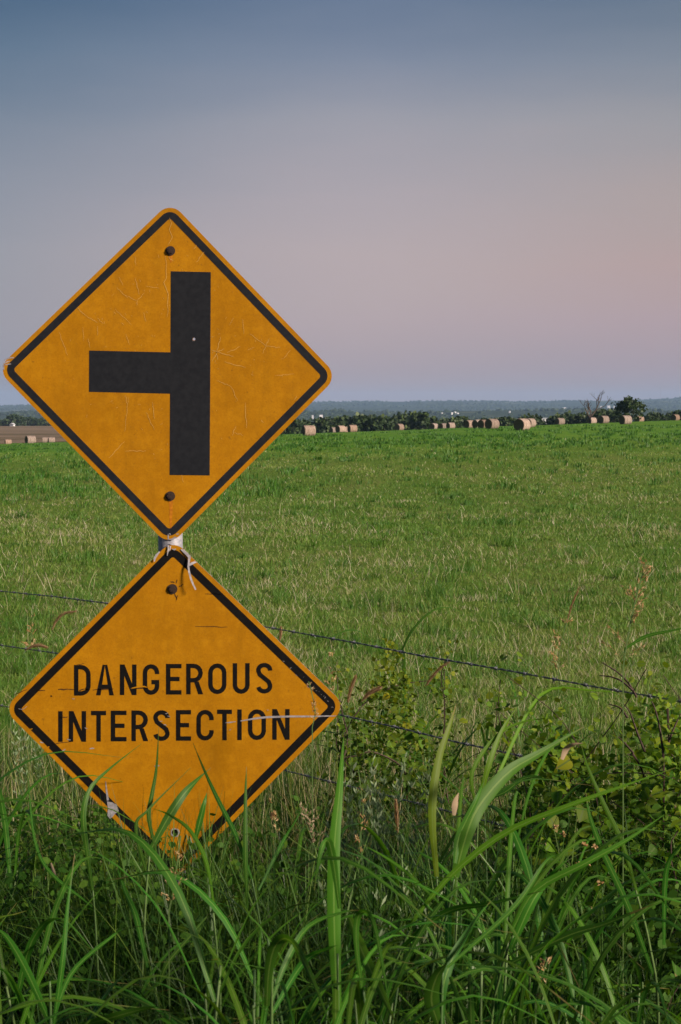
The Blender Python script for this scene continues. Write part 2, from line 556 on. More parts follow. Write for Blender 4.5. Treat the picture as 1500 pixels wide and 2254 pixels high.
def ground_h(x, y):
    x = np.asarray(x, float)
    y = np.asarray(y, float)
    yy = np.clip(y, 0, 300)
    xx = np.clip(x, -0.42 * np.maximum(yy, 20), 0.42 * np.maximum(yy, 20))
    k = xx * yy / 300
    z = PA[0] * yy + PA[1] * yy * yy / 1000 + PA[2] * k + PA[3] * k * k / 50
    u = x / np.maximum(y, 1)
    wl = 1 - sstep(-0.19, -0.10, u)
    dl = np.interp(y, [300, 500, 700, 1000, 1500, 3000], [0, -1.5, -2.6, -3.3, -14, -24])
    dr = np.interp(y, [300, 350, 420, 600, 1000, 1500, 3000], [0, -1.2, -4.6, -10, -15, -21, -28])
    z = z + wl * dl + (1 - wl) * dr
    z = z - 1.15 * (1 - sstep(-0.16, -0.06, u)) * np.exp(-((y - 165) / 70.0) ** 2)
    z = z - 0.35 * sstep(-0.12, -0.05, u) * (1 - sstep(0.03, 0.10, u)) * np.exp(-((y - 230) / 50.0) ** 2)
    z = z + 0.42 * (1 - sstep(1.0, 3.6, y))                       # road shoulder behind and under the camera
    amp = sstep(8, 60, y) * (1 - sstep(900, 1600, y)) * (1 - 0.55 * sstep(90, 200, y))
    z = z + amp * (0.10 * np.sin(x * 0.21 + 1.3) * np.sin(y * 0.13 + 0.4) + 0.06 * np.sin(x * 0.53 + y * 0.31) + 0.05 * np.sin(y * 0.45 + 0.2 * x))
    # far country
    ru = np.clip(u, -0.5, 0.5)
    wob = 5 * np.sin(x * 0.0031 + 0.7) + 3 * np.sin(x * 0.0083 + 2.0) + 2 * np.sin(x * 0.017 + y * 0.004)
    near_top = np.interp(ru, [-0.25, -0.1, 0.0, 0.25], [-16, -12, -13, -10])
    far_top = np.interp(ru, [-0.25, -0.05, 0.05, 0.25], [2, 20, 31, 46])
    r1 = near_top + 28 + wob * 0.45
    r2 = far_top + 28 + wob
    hz = -28 + r1 * np.exp(-((y - 3700) / 650.0) ** 2) + r2 * sstep(5200, 9000, y) * (1 - 0.8 * sstep(9200, 12000, y))
    hz = hz + 1.5 * np.sin(x * 0.006 + y * 0.003)
    wf = sstep(1700, 3000, y)
    return z * (1 - wf) + hz * wf


def sheet(name, ys, us, mat, half0=14.0, slope=0.75):
    ys = np.array(ys)
    us = np.array(us)
    X = us[None, :] * (half0 + slope * np.maximum(ys, 0))[:, None]
    Y = np.repeat(ys[:, None], len(us), 1)
    Z = ground_h(X, Y)
    nr, nc = X.shape
    V = np.stack([X, Y, Z], -1).reshape(-1, 3)
    i = np.arange((nr - 1) * nc).reshape(nr - 1, nc)[:, :-1].ravel()
    q = np.stack([i, i + 1, i + nc + 1, i + nc], 1)
    me = mesh_np(name, V, q.ravel(), np.arange(len(q)) * 4, np.full(len(q), 4), [mat], None, True)
    return link(name, me)


# field material: green sward with straw, a dry tan field beyond on the left
m, t, b = material('field_ground', 0.95, 0.1)
g = nd(t, 'ShaderNodeTexCoord').outputs['Object']
s = nd(t, 'ShaderNodeSeparateXYZ')
t.links.new(g, s.inputs[0])
fine = noise(t, 9.0, 6, 0.7, g)
mid = noise(t, 0.55, 5, 0.6, obj_co(t, (1.0, 0.35, 1)))
big = noise(t, 0.07, 4, 0.6, obj_co(t, (1.0, 0.4, 1)))
c_a = ramp(t, [(0.30, C(0.045, 0.110, 0.014)), (0.5, C(0.095, 0.175, 0.022)), (0.62, C(0.14, 0.165, 0.045)), (0.75, C(0.26, 0.23, 0.12))])
t.links.new(mth(t, 'ADD', mth(t, 'MULTIPLY', fine, 0.5), mth(t, 'MULTIPLY', mid, 0.5)), c_a.inputs[0])
c_b = ramp(t, [(0.3, C(0.050, 0.150, 0.012)), (0.5, C(0.085, 0.205, 0.016)), (0.7, C(0.140, 0.235, 0.028))])
t.links.new(mth(t, 'ADD', mth(t, 'MULTIPLY', mid, 0.5), mth(t, 'MULTIPLY', big, 0.5)), c_b.inputs[0])
fy = nd(t, 'ShaderNodeMapRange'); fy.interpolation_type = 'SMOOTHSTEP'
t.links.new(s.outputs[1], fy.inputs[0]); fy.inputs[1].default_value = 45; fy.inputs[2].default_value = 110
colf = mixc(t, fy.outputs[0], c_a.outputs[0], c_b.outputs[0])
# dry field beyond y=300 on the left
uu = mth(t, 'DIVIDE', s.outputs[0], mth(t, 'MAXIMUM', s.outputs[1], 1.0))
stripe = noise(t, 0.018, 4, 0.65, obj_co(t, (0.12, 1, 1)))
c_d = ramp(t, [(0.30, C(0.080, 0.070, 0.032)), (0.42, C(0.13, 0.100, 0.055)), (0.52, C(0.22, 0.165, 0.115)), (0.62, C(0.11, 0.095, 0.045)), (0.75, C(0.25, 0.19, 0.13))])
t.links.new(stripe, c_d.inputs[0])
fd = nd(t, 'ShaderNodeMapRange'); t.links.new(s.outputs[1], fd.inputs[0]); fd.inputs[1].default_value = 296; fd.inputs[2].default_value = 312
fl = nd(t, 'ShaderNodeMapRange'); t.links.new(uu, fl.inputs[0]); fl.inputs[1].default_value = -0.06; fl.inputs[2].default_value = -0.12
fl.clamp = True
colf = mixc(t, mth(t, 'MULTIPLY', fd.outputs[0], fl.outputs[0]), colf, c_d.outputs[0])
# soil under the verge
fs_ = nd(t, 'ShaderNodeMapRange'); t.links.new(s.outputs[1], fs_.inputs[0]); fs_.inputs[1].default_value = 6.5; fs_.inputs[2].default_value = 8.5
colf = mixc(t, fs_.outputs[0], C(0.022, 0.020, 0.012), colf)
t.links.new(colf, b.inputs['Base Color'])
bump(t, b, mth(t, 'ADD', fine, mth(t, 'MULTIPLY', mid, 2.0)), 0.8, 0.12)
M['field'] = m

m, t, b = material('far_country', 0.95, 0.05)
g = obj_co(t, (1, 0.45, 1))
w1 = noise(t, 0.0035, 5, 0.6, g)
w2 = noise(t, 0.02, 5, 0.65, g)
cr = ramp(t, [(0.44, C(0.020, 0.036, 0.016)), (0.56, C(0.032, 0.050, 0.022)), (0.62, C(0.10, 0.115, 0.055)), (0.70, C(0.24, 0.20, 0.12))])
t.links.new(mth(t, 'ADD', mth(t, 'MULTIPLY', w1, 0.65), mth(t, 'MULTIPLY', w2, 0.35)), cr.inputs[0])
t.links.new(cr.outputs[0], b.inputs['Base Color'])
M['hills'] = m

ys_near = list(np.linspace(-60, -4, 8)) + list(np.linspace(-2, 12, 29)) + list(np.geomspace(12.6, 1500, 260))
us = np.sign(np.linspace(-1, 1, 141)) * np.abs(np.linspace(-1, 1, 141)) ** 1.3
tag(sheet('field', ys_near, us, M['field'], 40.0, 0.75), kind='structure', label='green hayfield sloping gently away to a crest lined with bales')
tag(sheet('hills', np.concatenate([np.linspace(1500, 6000, 90), np.linspace(6080, 12500, 80)]), np.linspace(-1, 1, 261), M['hills'], 40.0, 0.75),
    kind='structure', label='hazy blue wooded hills along the horizon')


def gh(x, y):
    return float(ground_h(x, y))


def land(px, py, y0, y1, n=600):
    """distance along a sight line at which it first meets the ground"""
    for Y in np.geomspace(y0, y1, n):
        p = pix(px, py, Y)
        if p.z <= gh(p.x, p.y):
            return Y
    return y1


# ------------------------------------------------------------------ mass vegetation (numpy)
def blades(P, az, L, Wd, tilt, bend, nseg, tint, twist=None, face_az=None, profile=0.55, fold=0.0):
    """strips of grass: P (N,3) roots; returns V, quads, tint, uv"""
    N = len(P)
    s = np.linspace(0, 1, nseg + 1)
    th = tilt[:, None] + bend[:, None] * (s[None, :] ** 1.4)           # angle from vertical
    ds = (L / nseg)[:, None]
    hx = np.concatenate([np.zeros((N, 1)), np.cumsum(np.sin(th[:, :-1]) * ds, 1)], 1)
    hz = np.concatenate([np.zeros((N, 1)), np.cumsum(np.cos(th[:, :-1]) * ds, 1)], 1)
    cx = P[:, 0:1] + hx * np.cos(az)[:, None]
    cy = P[:, 1:2] + hx * np.sin(az)[:, None]
    cz = P[:, 2:3] + hz
    wa = (az + np.pi / 2 if face_az is None else face_az)
    tw = np.zeros((N, 1)) if twist is None else twist[:, None] * s[None, :]
    wa = wa[:, None] + tw
    wprof = np.maximum((1 - s) ** profile * np.minimum(1, 0.55 + s * 4), 0.03)
    hw = 0.5 * Wd[:, None] * wprof[None, :]
    wx, wy = np.cos(wa) * hw, np.sin(wa) * hw
    A = np.stack([cx - wx, cy - wy, cz], -1)
    B = np.stack([cx + wx, cy + wy, cz], -1)
    V = np.stack([A, B], 2).reshape(-1, 3)                           # N,(nseg+1),2
    base = (np.arange(N) * (nseg + 1) * 2)[:, None]
    k = (np.arange(nseg) * 2)[None, :]
    i0 = (base + k).ravel()
    q = np.stack([i0, i0 + 1, i0 + 3, i0 + 2], 1)
    tt = np.repeat(tint, nseg)
    uv = np.tile(np.stack([np.tile([0, 1], nseg + 1), np.repeat(s, 2)], 1), (N, 1))
    return V, q, tt, uv


def quads_obj(name, parts, mat, parent=None, off=None, smooth=False):
    Vs, qs, ts, uvs, b = [], [], [], [], 0
    for V, q, tt, uv in parts:
        Vs.append(V); qs.append(q + b); ts.append(tt); uvs.append(uv)
        b += len(V)
    V = np.concatenate(Vs)
    if off is not None:
        V = V - np.array(off)
    q = np.concatenate(qs)
    me = mesh_np(name, V, q.ravel(), np.arange(len(q)) * 4, np.full(len(q), 4), [mat], None, smooth,
                 np.concatenate(uvs), np.concatenate(ts))
    return link(name, me, parent)


def leaf_quads(P, size, tint, flat=0.5, aspect=1.0):
    """little leaves as two-quad folded kites with random facing"""
    N = len(P)
    a = RNG.uniform(0, 2 * np.pi, N)
    el = RNG.normal(0, flat, N)
    d = np.stack([np.cos(a) * np.cos(el), np.sin(a) * np.cos(el), np.sin(el)], -1)
    r = RNG.normal(0, 1, (N, 3)) + np.array([0, 0, 0.8])
    sde = np.cross(d, r)
    sde /= np.linalg.norm(sde, axis=1)[:, None] + 1e-9
    nrm = np.cross(sde, d)
    L = size[:, None]
    Wd = L * 0.42 * aspect
    p0 = P
    p3 = P + d * L
    m0 = P + d * L * 0.5 - nrm * L * 0.08
    l1, l2 = P + d * L * 0.28 + sde * Wd, P + d * L * 0.68 + sde * Wd * 0.8
    r1, r2 = P + d * L * 0.28 - sde * Wd, P + d * L * 0.68 - sde * Wd * 0.8
    V = np.stack([p0, l1, l2, p3, r2, r1], 1).reshape(-1, 3)
    i = np.arange(N) * 6
    q = np.stack([np.stack([i, i + 3, i + 2, i + 1], 1), np.stack([i, i + 5, i + 4, i + 3], 1)], 1).reshape(-1, 4)
    uv = np.tile(np.array([[.5, 0], [0, .3], [0, .7], [.5, 1], [1, .7], [1, .3]]), (N, 1))
    return V, q, np.repeat(tint, 2), uv


def patch_noise(x, y, f, seed=0):
    o = seed * 1.7
    return (np.sin(x * f + 1.3 * np.sin(y * f * 0.7 + o) + o) + np.sin(y * f * 1.1 + 1.7 * np.sin(x * f * 0.6 + 2 * o) + o)
            + 0.6 * np.sin(x * f * 2.3 + y * f * 1.9 + o)) / 2.6


# short mown sward, even on screen: blades get coarser with distance
def sward(n, y0, y1):
    Y = 1 / RNG.uniform(1 / y1, 1 / y0, n)
    X = RNG.uniform(-0.33, 0.33, n) * Y * (1 + 2.2 / Y) + RNG.normal(0, 0.4, n)
    p1 = patch_noise(X, Y * 0.6, 1.1, 1)
    p2 = patch_noise(X, Y * 0.5, 0.35, 2)
    p3 = patch_noise(X, Y, 4.5, 3)
    p4 = patch_noise(X * 0.25, Y * 1.6, 0.9, 4)                           # streaks left by the mower
    dry = np.clip(0.24 + 0.24 * p1 + 0.16 * p2 + 0.12 * p3 + 0.16 * p4, 0.03, 0.75) * (1 - 0.7 * sstep(35, 80, Y))
    isdry = RNG.uniform(0, 1, n) < dry
    green = np.clip(0.40 + 0.20 * p3 + 0.18 * p2 + 0.12 * sstep(20, 60, Y) + RNG.normal(0, 0.16, n), 0, 0.74)  # tint lightened with distance to offset blades shading each other
    tint = np.where(isdry, RNG.uniform(0.76, 1.0, n), green)
    L = (0.036 + 0.030 * (p3 + p1) * 0.5 + RNG.gamma(2.0, 0.012, n)) * (1 + Y / 150)
    L = np.where(isdry, L * RNG.uniform(0.6, 1.5, n), L)
    Wd = np.maximum(0.0042, Y * 0.00052) * RNG.uniform(0.7, 1.4, n)
    Wd = np.where(isdry, Wd * 0.75, Wd)
    az = RNG.uniform(0, 2 * np.pi, n)
    tilt = np.abs(RNG.normal(0.45, 0.35, n)) + np.where(isdry, 0.3, 0)
    bend = np.abs(RNG.normal(0.6, 0.5, n))
    P = np.stack([X, Y, ground_h(X, Y) - 0.01], -1)
    face = RNG.normal(0, 0.8, n)
    return blades(P, az, L, Wd, tilt, bend, 2, tint, face_az=face)


def clumps(n, y0, y1, nb, h, tr, wk=1.0):
    Yc = 1 / RNG.uniform(1 / y1, 1 / y0, n)
    Xc = RNG.uniform(-.33, .33, n) * Yc
    ci = np.repeat(np.arange(n), nb)
    rad = RNG.uniform(.06, .26, n)[ci] * (1 + Yc[ci] / 60)
    m_ = n * nb
    a_ = RNG.uniform(0, 2 * np.pi, m_)
    r_ = np.abs(RNG.normal(0, .75, m_)) * rad
    X, Y = Xc[ci] + np.cos(a_) * r_ * 1.3, Yc[ci] + np.sin(a_) * r_
    P = np.stack([X, Y, ground_h(X, Y) - .01], -1)
    hh = h * RNG.uniform(.6, 1.4, n)[ci] * RNG.uniform(.6, 1.2, m_)
    return blades(P, RNG.uniform(0, 2 * np.pi, m_), hh, np.maximum(.0045, Y * .0005) * wk, np.abs(RNG.normal(.3, .3, m_)), np.abs(RNG.normal(.7, .5, m_)), 3,
                  np.clip(RNG.uniform(tr[0], tr[1], n)[ci] + RNG.normal(0, .07, m_), 0, 1), face_az=RNG.normal(0, .8, m_))


o = quads_obj('field_grass', [clumps(420, 7.2, 45, 60, .15, (.02, .30)), clumps(260, 7.2, 60, 60, .09, (.45, .7)), clumps(230, 7.2, 34, 34, .085, (.80, .98), .7), clumps(900, 7.0, 30, 2, .26, (.78, .98), .7),
                              sward(190000, 6.9, 26), sward(100000, 22, 110)], M['field_blade'])
tag(o, 'short green field grass mixed with pale dry stubble beyond the wire fence', 'grass', kind='stuff')

# taller dark tufts, thick in bands farther out
def tuft_blades(cent, nb, h, w, rad, tr=(0, 1)):
    n = len(cent) * nb
    ci = np.repeat(np.arange(len(cent)), nb)
    c = cent[ci]
    az = RNG.uniform(0, 2 * np.pi, n)
    rr = np.sqrt(RNG.uniform(0, 1, n)) * rad[ci]
    X = c[:, 0] + np.cos(az) * rr
    Y = c[:, 1] + np.sin(az) * rr
    P = np.stack([X, Y, ground_h(X, Y) - 0.02], -1)
    return blades(P, az, h[ci] * RNG.uniform(0.6, 1.15, n), w[ci], np.abs(RNG.normal(0.15, 0.2, n)), np.abs(RNG.normal(0.7, 0.4, n)), 2,
                  RNG.uniform(tr[0], tr[1], n), face_az=RNG.normal(0, 0.7, n))


parts = []
for (py, n, spread) in [(985, 420, 7), (1012, 110, 8), (968, 420, 8), (950, 300, 6), (1035, 80, 12), (1075, 40, 16), (1140, 24, 30)]:
    pxs = RNG.uniform(-200, 1700, n)
    pys = py + RNG.normal(0, spread, n) + (pxs - 750) * -0.012
    cs = []
    for a_, b_ in zip(pxs, pys):
        Yv = land(a_, max(b_, 938), 12, 290, 160)
        p = pix(a_, b_, Yv)
        cs.append((p.x, p.y))
    cs = np.array(cs)
    d = cs[:, 1]
    parts.append(tuft_blades(cs, 16, np.minimum(0.16 + d * 0.0011 * RNG.uniform(0.4, 1.3, n), 0.30) * np.where(d > 240, .5, 1), d * 0.0007 + 0.004, 0.10 + d * 0.004 * RNG.uniform(0.4, 1.6, n)))
pxs = RNG.uniform(-60, 270, 60)                                        # lush patch left of the sign
cs = np.array([(pix(a_, b_, (Yv := land(a_, b_, 10, 120, 160))).x, Yv) for a_, b_ in zip(pxs, RNG.normal(1060, 22, 60))])
parts.append(tuft_blades(cs, 26, np.full(60, 0.24), cs[:, 1] * 0.0007, np.full(60, 0.45)))
pxs = RNG.uniform(430, 620, 30)
cs = np.array([(pix(a_, b_, (Yv := land(a_, b_, 10, 120, 160))).x, Yv) for a_, b_ in zip(pxs, RNG.normal(1075, 18, 30))])
parts.append(tuft_blades(cs, 26, np.full(30, 0.24), cs[:, 1] * 0.0007, np.full(30, 0.4)))
tag(quads_obj('field_tufts', parts, M['tuft']), 'darker green grass tufts standing up across the far half of the hayfield', 'grass', kind='stuff')

# ------------------------------------------------------------------ far woodland on the hills
oct_v = np.array([[1, 0, .25], [0, 1, .35], [-1, 0, .25], [0, -1, .3], [.6, .6, .8], [-.6, .5, .85], [-.5, -.6, .8], [.6, -.5, .75], [0, 0, 1.05], [0.7, 0, 0], [-.4, .6, 0], [-.4, -.6, 0]])


def crown_shell():
    k = 14
    vs = [(0, 0, 1.0)]
    rings = [(0.78, 0.62), (0.42, 1.0), (0.1, 0.75)]
    for z, r in rings:
        for i in range(7):
            a = 2 * math.pi * (i + (0.5 if z == 0.42 else 0)) / 7
            vs.append((math.cos(a) * r, math.sin(a) * r, z))
    q = []
    for i in range(7):
        j = (i + 1) % 7
        q.append((0, 1 + i, 1 + j, 0))
        for rr in (0, 1):
            q.append((1 + rr * 7 + i, 8 + rr * 7 + i, 8 + rr * 7 + j, 1 + rr * 7 + j))
    return np.array(vs), np.array(q)


CV, CQ = crown_shell()


def far_wood(n, y0, y1, thr, h):
    Y = np.exp(RNG.uniform(np.log(y0), np.log(y1), n))
    X = RNG.uniform(-0.36, 0.36, n) * Y
    d = patch_noise(X, Y * 0.4, 0.006, 5) + 0.6 * patch_noise(X, Y * 0.4, 0.02, 6)
    k = d > thr
    X, Y = X[k], Y[k]
    n = len(X)
    hh = h * RNG.uniform(0.6, 1.3, n)
    r = hh * RNG.uniform(0.6, 1.1, n)
    V = CV[None] * (1 + RNG.normal(0, 0.14, (n, len(CV), 1)))
    V = V * np.stack([r, r, hh], -1)[:, None, :]
    V = V + np.stack([X, Y, ground_h(X, Y) - 1.0], -1)[:, None, :]
    tri = np.array([list(q) for q in CQ if q[0] != q[3]])
    q = (tri[None] + (np.arange(n) * len(CV))[:, None, None]).reshape(-1, 4)
    top = np.array([[1, 2, 3, 0], [3, 4, 5, 0], [5, 6, 7, 0]])
    q2 = (top[None] + (np.arange(n) * len(CV))[:, None, None]).reshape(-1, 4)
    q = np.concatenate([q, q2])
    return V.reshape(-1, 3), q, RNG.uniform(0, 1, len(q)), np.zeros((n * len(CV), 2))


o = quads_obj('far_woodland', [far_wood(5200, 1500, 4300, -0.35, 7.0), far_wood(5500, 5600, 9400, -0.15, 8.0)], M['wood'])
tag(o, 'far-off hazy woodland covering the hills below the skyline', 'woodland', kind='stuff')


# ------------------------------------------------------------------ the road sign
def round_poly(corners, r, n=7, inset=0.0):
    """rounded polygon in photo pixels; corners clockwise or not, inset towards the inside"""
    m = len(corners)
    cx = sum(c[0] for c in corners) / m
    cy = sum(c[1] for c in corners) / m
    c2 = []
    if inset:
        lines = []
        for i in range(m):
            a, b_ = Vector(corners[i]), Vector(corners[(i + 1) % m])
            d = (b_ - a).normalized()
            nn = Vector((-d.y, d.x))
            if nn.dot(Vector((cx, cy)) - a) < 0:
                nn = -nn
            lines.append((a + nn * inset, d))
        for i in range(m):
            p, d = lines[i - 1]
            q, e = lines[i]
            den = d.x * e.y - d.y * e.x
            tt = ((q.x - p.x) * e.y - (q.y - p.y) * e.x) / den
            c2.append(p + d * tt)
    else:
        c2 = [Vector(c) for c in corners]
    r = max(r - inset, 4)
    out = []
    for i in range(m):
        a, c, b_ = c2[i - 1], c2[i], c2[(i + 1) % m]
        d1, d2 = (a - c).normalized(), (b_ - c).normalized()
        half = math.acos(max(-1, min(1, d1.dot(d2)))) / 2
        tl = r / math.tan(half)
        cen = c + (d1 + d2).normalized() * (r / math.sin(half))
        p1, p2 = c + d1 * tl, c + d2 * tl
        a1 = math.atan2(p1.y - cen.y, p1.x - cen.x)
        a2 = math.atan2(p2.y - cen.y, p2.x - cen.x)
        da = (a2 - a1 + math.pi) % (2 * math.pi) - math.pi
        for k in range(n + 1):
            tt = a1 + da * k / n
            out.append((cen.x + math.cos(tt) * r, cen.y + math.sin(tt) * r))
    return out


SY = 4.5                                                             # distance of the sign faces


def sp(p):
    q = pix(p[0], p[1], SY)
    return (q.x, q.z)


def spl(pts):
    return [sp(p) for p in pts]


def circ(cx, cy, r, n=12, jit=0):
    return [(cx + math.cos(2 * math.pi * k / n) * r * (1 + random.uniform(-jit, jit)), cy + math.sin(2 * math.pi * k / n) * r * (1 + random.uniform(-jit, jit))) for k in range(n)]


pole_x = sp((372, 1190))[0]
POLE_R = 27.5 / F * SY
base = Vector((pole_x, SY + 0.004 + POLE_R, gh(pole_x, SY + 0.05)))
sign = empty('road_sign', base, 'two yellow diamond warning signs on one galvanised post, side road symbol above dangerous intersection text', 'road sign')
MB().tube([(base.x, base.y, base.z - 0.3), (base.x, base.y, 1.2), (base.x, base.y, sp((375, 520))[1])], POLE_R, 24).build('post', M['galv'], sign, True)

UP = [(375.5, 443.5), (744, 828), (373, 1202.5), (-7, 813)]
LO = [(381, 1186.5), (763, 1554.5), (386, 1938), (7.5, 1561)]
UR, LR = 33, 33


def panel(label, corners, r, holes, yf, inset1, inset2):
    outer = round_poly(corners, r)
    p = MB().prism([spl(outer)] + [spl(h) for h in holes], yf, yf + 0.0028).build('sign_panel', M['yellow'], sign)
    p['label'] = label
    p.data.materials.append(M['backing'])
    p.data.materials.append(M['alu'])
    for pl in p.data.polygons:
        if pl.normal.y > 0.5:
            pl.material_index = 1
        elif abs(pl.normal.y) < 0.5:
            pl.material_index = 2
    ring = MB().prism([spl(round_poly(corners, r, inset=inset1)), spl(round_poly(corners, r, inset=inset2))], yf - 0.0006, yf - 0.0001)
    ring.build('border', M['black'] if r == UR and corners is UP else M['letter'], p)
    return p


up_hole = circ(427.5, 746.5, 3.0, 10, 0.12)
lo_hole = circ(385.5, 1833, 7.5, 12, 0.08)
up = panel('upper yellow diamond panel with a black side road symbol', UP, UR, [up_hole], SY, 9.5, 25.5)
lo = panel('lower yellow diamond panel lettered dangerous intersection', LO, LR, [lo_hole], SY + 0.001, 10.5, 27)
sym = [(376.5, 597), (464.5, 599), (463.5, 820), (462, 1046.5), (374, 1045.5), (375, 866.5), (196.5, 862.5), (197, 771.5), (376, 775.5)]
MB().prism([spl(sym), spl(circ(427.5, 746.5, 3.5, 10, 0.12))], SY - 0.0006, SY - 0.0001).build('side_road_symbol', M['black'], up)


def bolt(px, py, r, par, yf):
    c = sp((px, py))
    k = r / F * SY
    b = MB()
    ring = lambda rr, n: [(c[0] + math.cos(2 * math.pi * i / n) * rr, c[1] + math.sin(2 * math.pi * i / n) * rr) for i in range(n)]
    b.prism([ring(k, 20)], yf - 0.003, yf - 0.0005)
    b.prism([ring(k * 0.68, 6)], yf - 0.008, yf - 0.003)
    b.prism([ring(k * 0.42, 12)], yf - 0.009, yf - 0.008)
    return b.build('bolt', M['bolt'], par)


bolt(376, 552, 10.2, up, SY)
bolt(375.5, 1092, 10.6, up, SY)
bolt(380, 1296.5, 11.2, lo, SY + 0.001)
# bullet hole: bent bright rim
b = MB()
for k in range(9):
    a0, a1 = math.radians(15 + k * 15), math.radians(15 + (k + 1) * 15)
    ri, ro = 2.9, 4.9
    q = [(427.5 + math.cos(a) * rr, 746.5 + math.sin(a) * rr) for a, rr in ((a0, ri), (a0, ro), (a1, ro), (a1, ri))]
    vs = [(sp(p)[0], SY - 0.0008 + (0.004 if i in (0, 3) else 0), sp(p)[1]) for i, p in enumerate(q)]
    b.add(vs, [(0, 3, 2, 1)])
b.build('bullet_hole_rim', M['flake'], up)
b = MB()
ri = spl(circ(385.5, 1833, 7.4, 14)); ro = spl(circ(385.5, 1833, 10, 14, 0.1))
b.prism([ro, ri], SY + 0.0003, SY + 0.0009)
b.build('bolt_hole_rim', M['alu'], lo)
MB().prism([spl(circ(385.5, 1833, 7.0, 12))], SY + 0.0034, SY + 0.0037).build('bolt_hole_shade', M['hole_shade'], sign)  # flat black disc painted as the shade inside the bolt hole


# lettering: strokes of one width with mitred joins, round letters as stadiums
def stroke(b, pts, w, yf, closed=False):
    P = [Vector(p) for p in pts]
    n = len(P)
    Ls, Rs = [], []
    for i in range(n):
        if closed:
            d1, d2 = (P[i] - P[i - 1]).normalized(), (P[(i + 1) % n] - P[i]).normalized()
        else:
            d1 = (P[i] - P[i - 1]).normalized() if i else (P[1] - P[0]).normalized()
            d2 = (P[i + 1] - P[i]).normalized() if i < n - 1 else d1
        nn = Vector((-(d1 + d2).y, (d1 + d2).x))
        nn = nn.normalized() if nn.length > 1e-6 else Vector((-d1.y, d1.x))
        c = max(0.5, nn.dot(Vector((-d1.y, d1.x))))
        off = nn * (w / 2 / c)
        Ls.append(P[i] + off); Rs.append(P[i] - off)
    m = n if closed else n - 1
    for i in range(m):
        j = (i + 1) % n
        q = spl([Ls[i], Rs[i], Rs[j], Ls[j]])
        b.prism([q], yf - 0.0006, yf - 0.0001)


def arc(cx, cy, rx, ry, a0, a1, n=8):
    return [(cx + rx * math.cos(R(a0 + (a1 - a0) * k / n)), cy - ry * math.sin(R(a0 + (a1 - a0) * k / n))) for k in range(n + 1)]


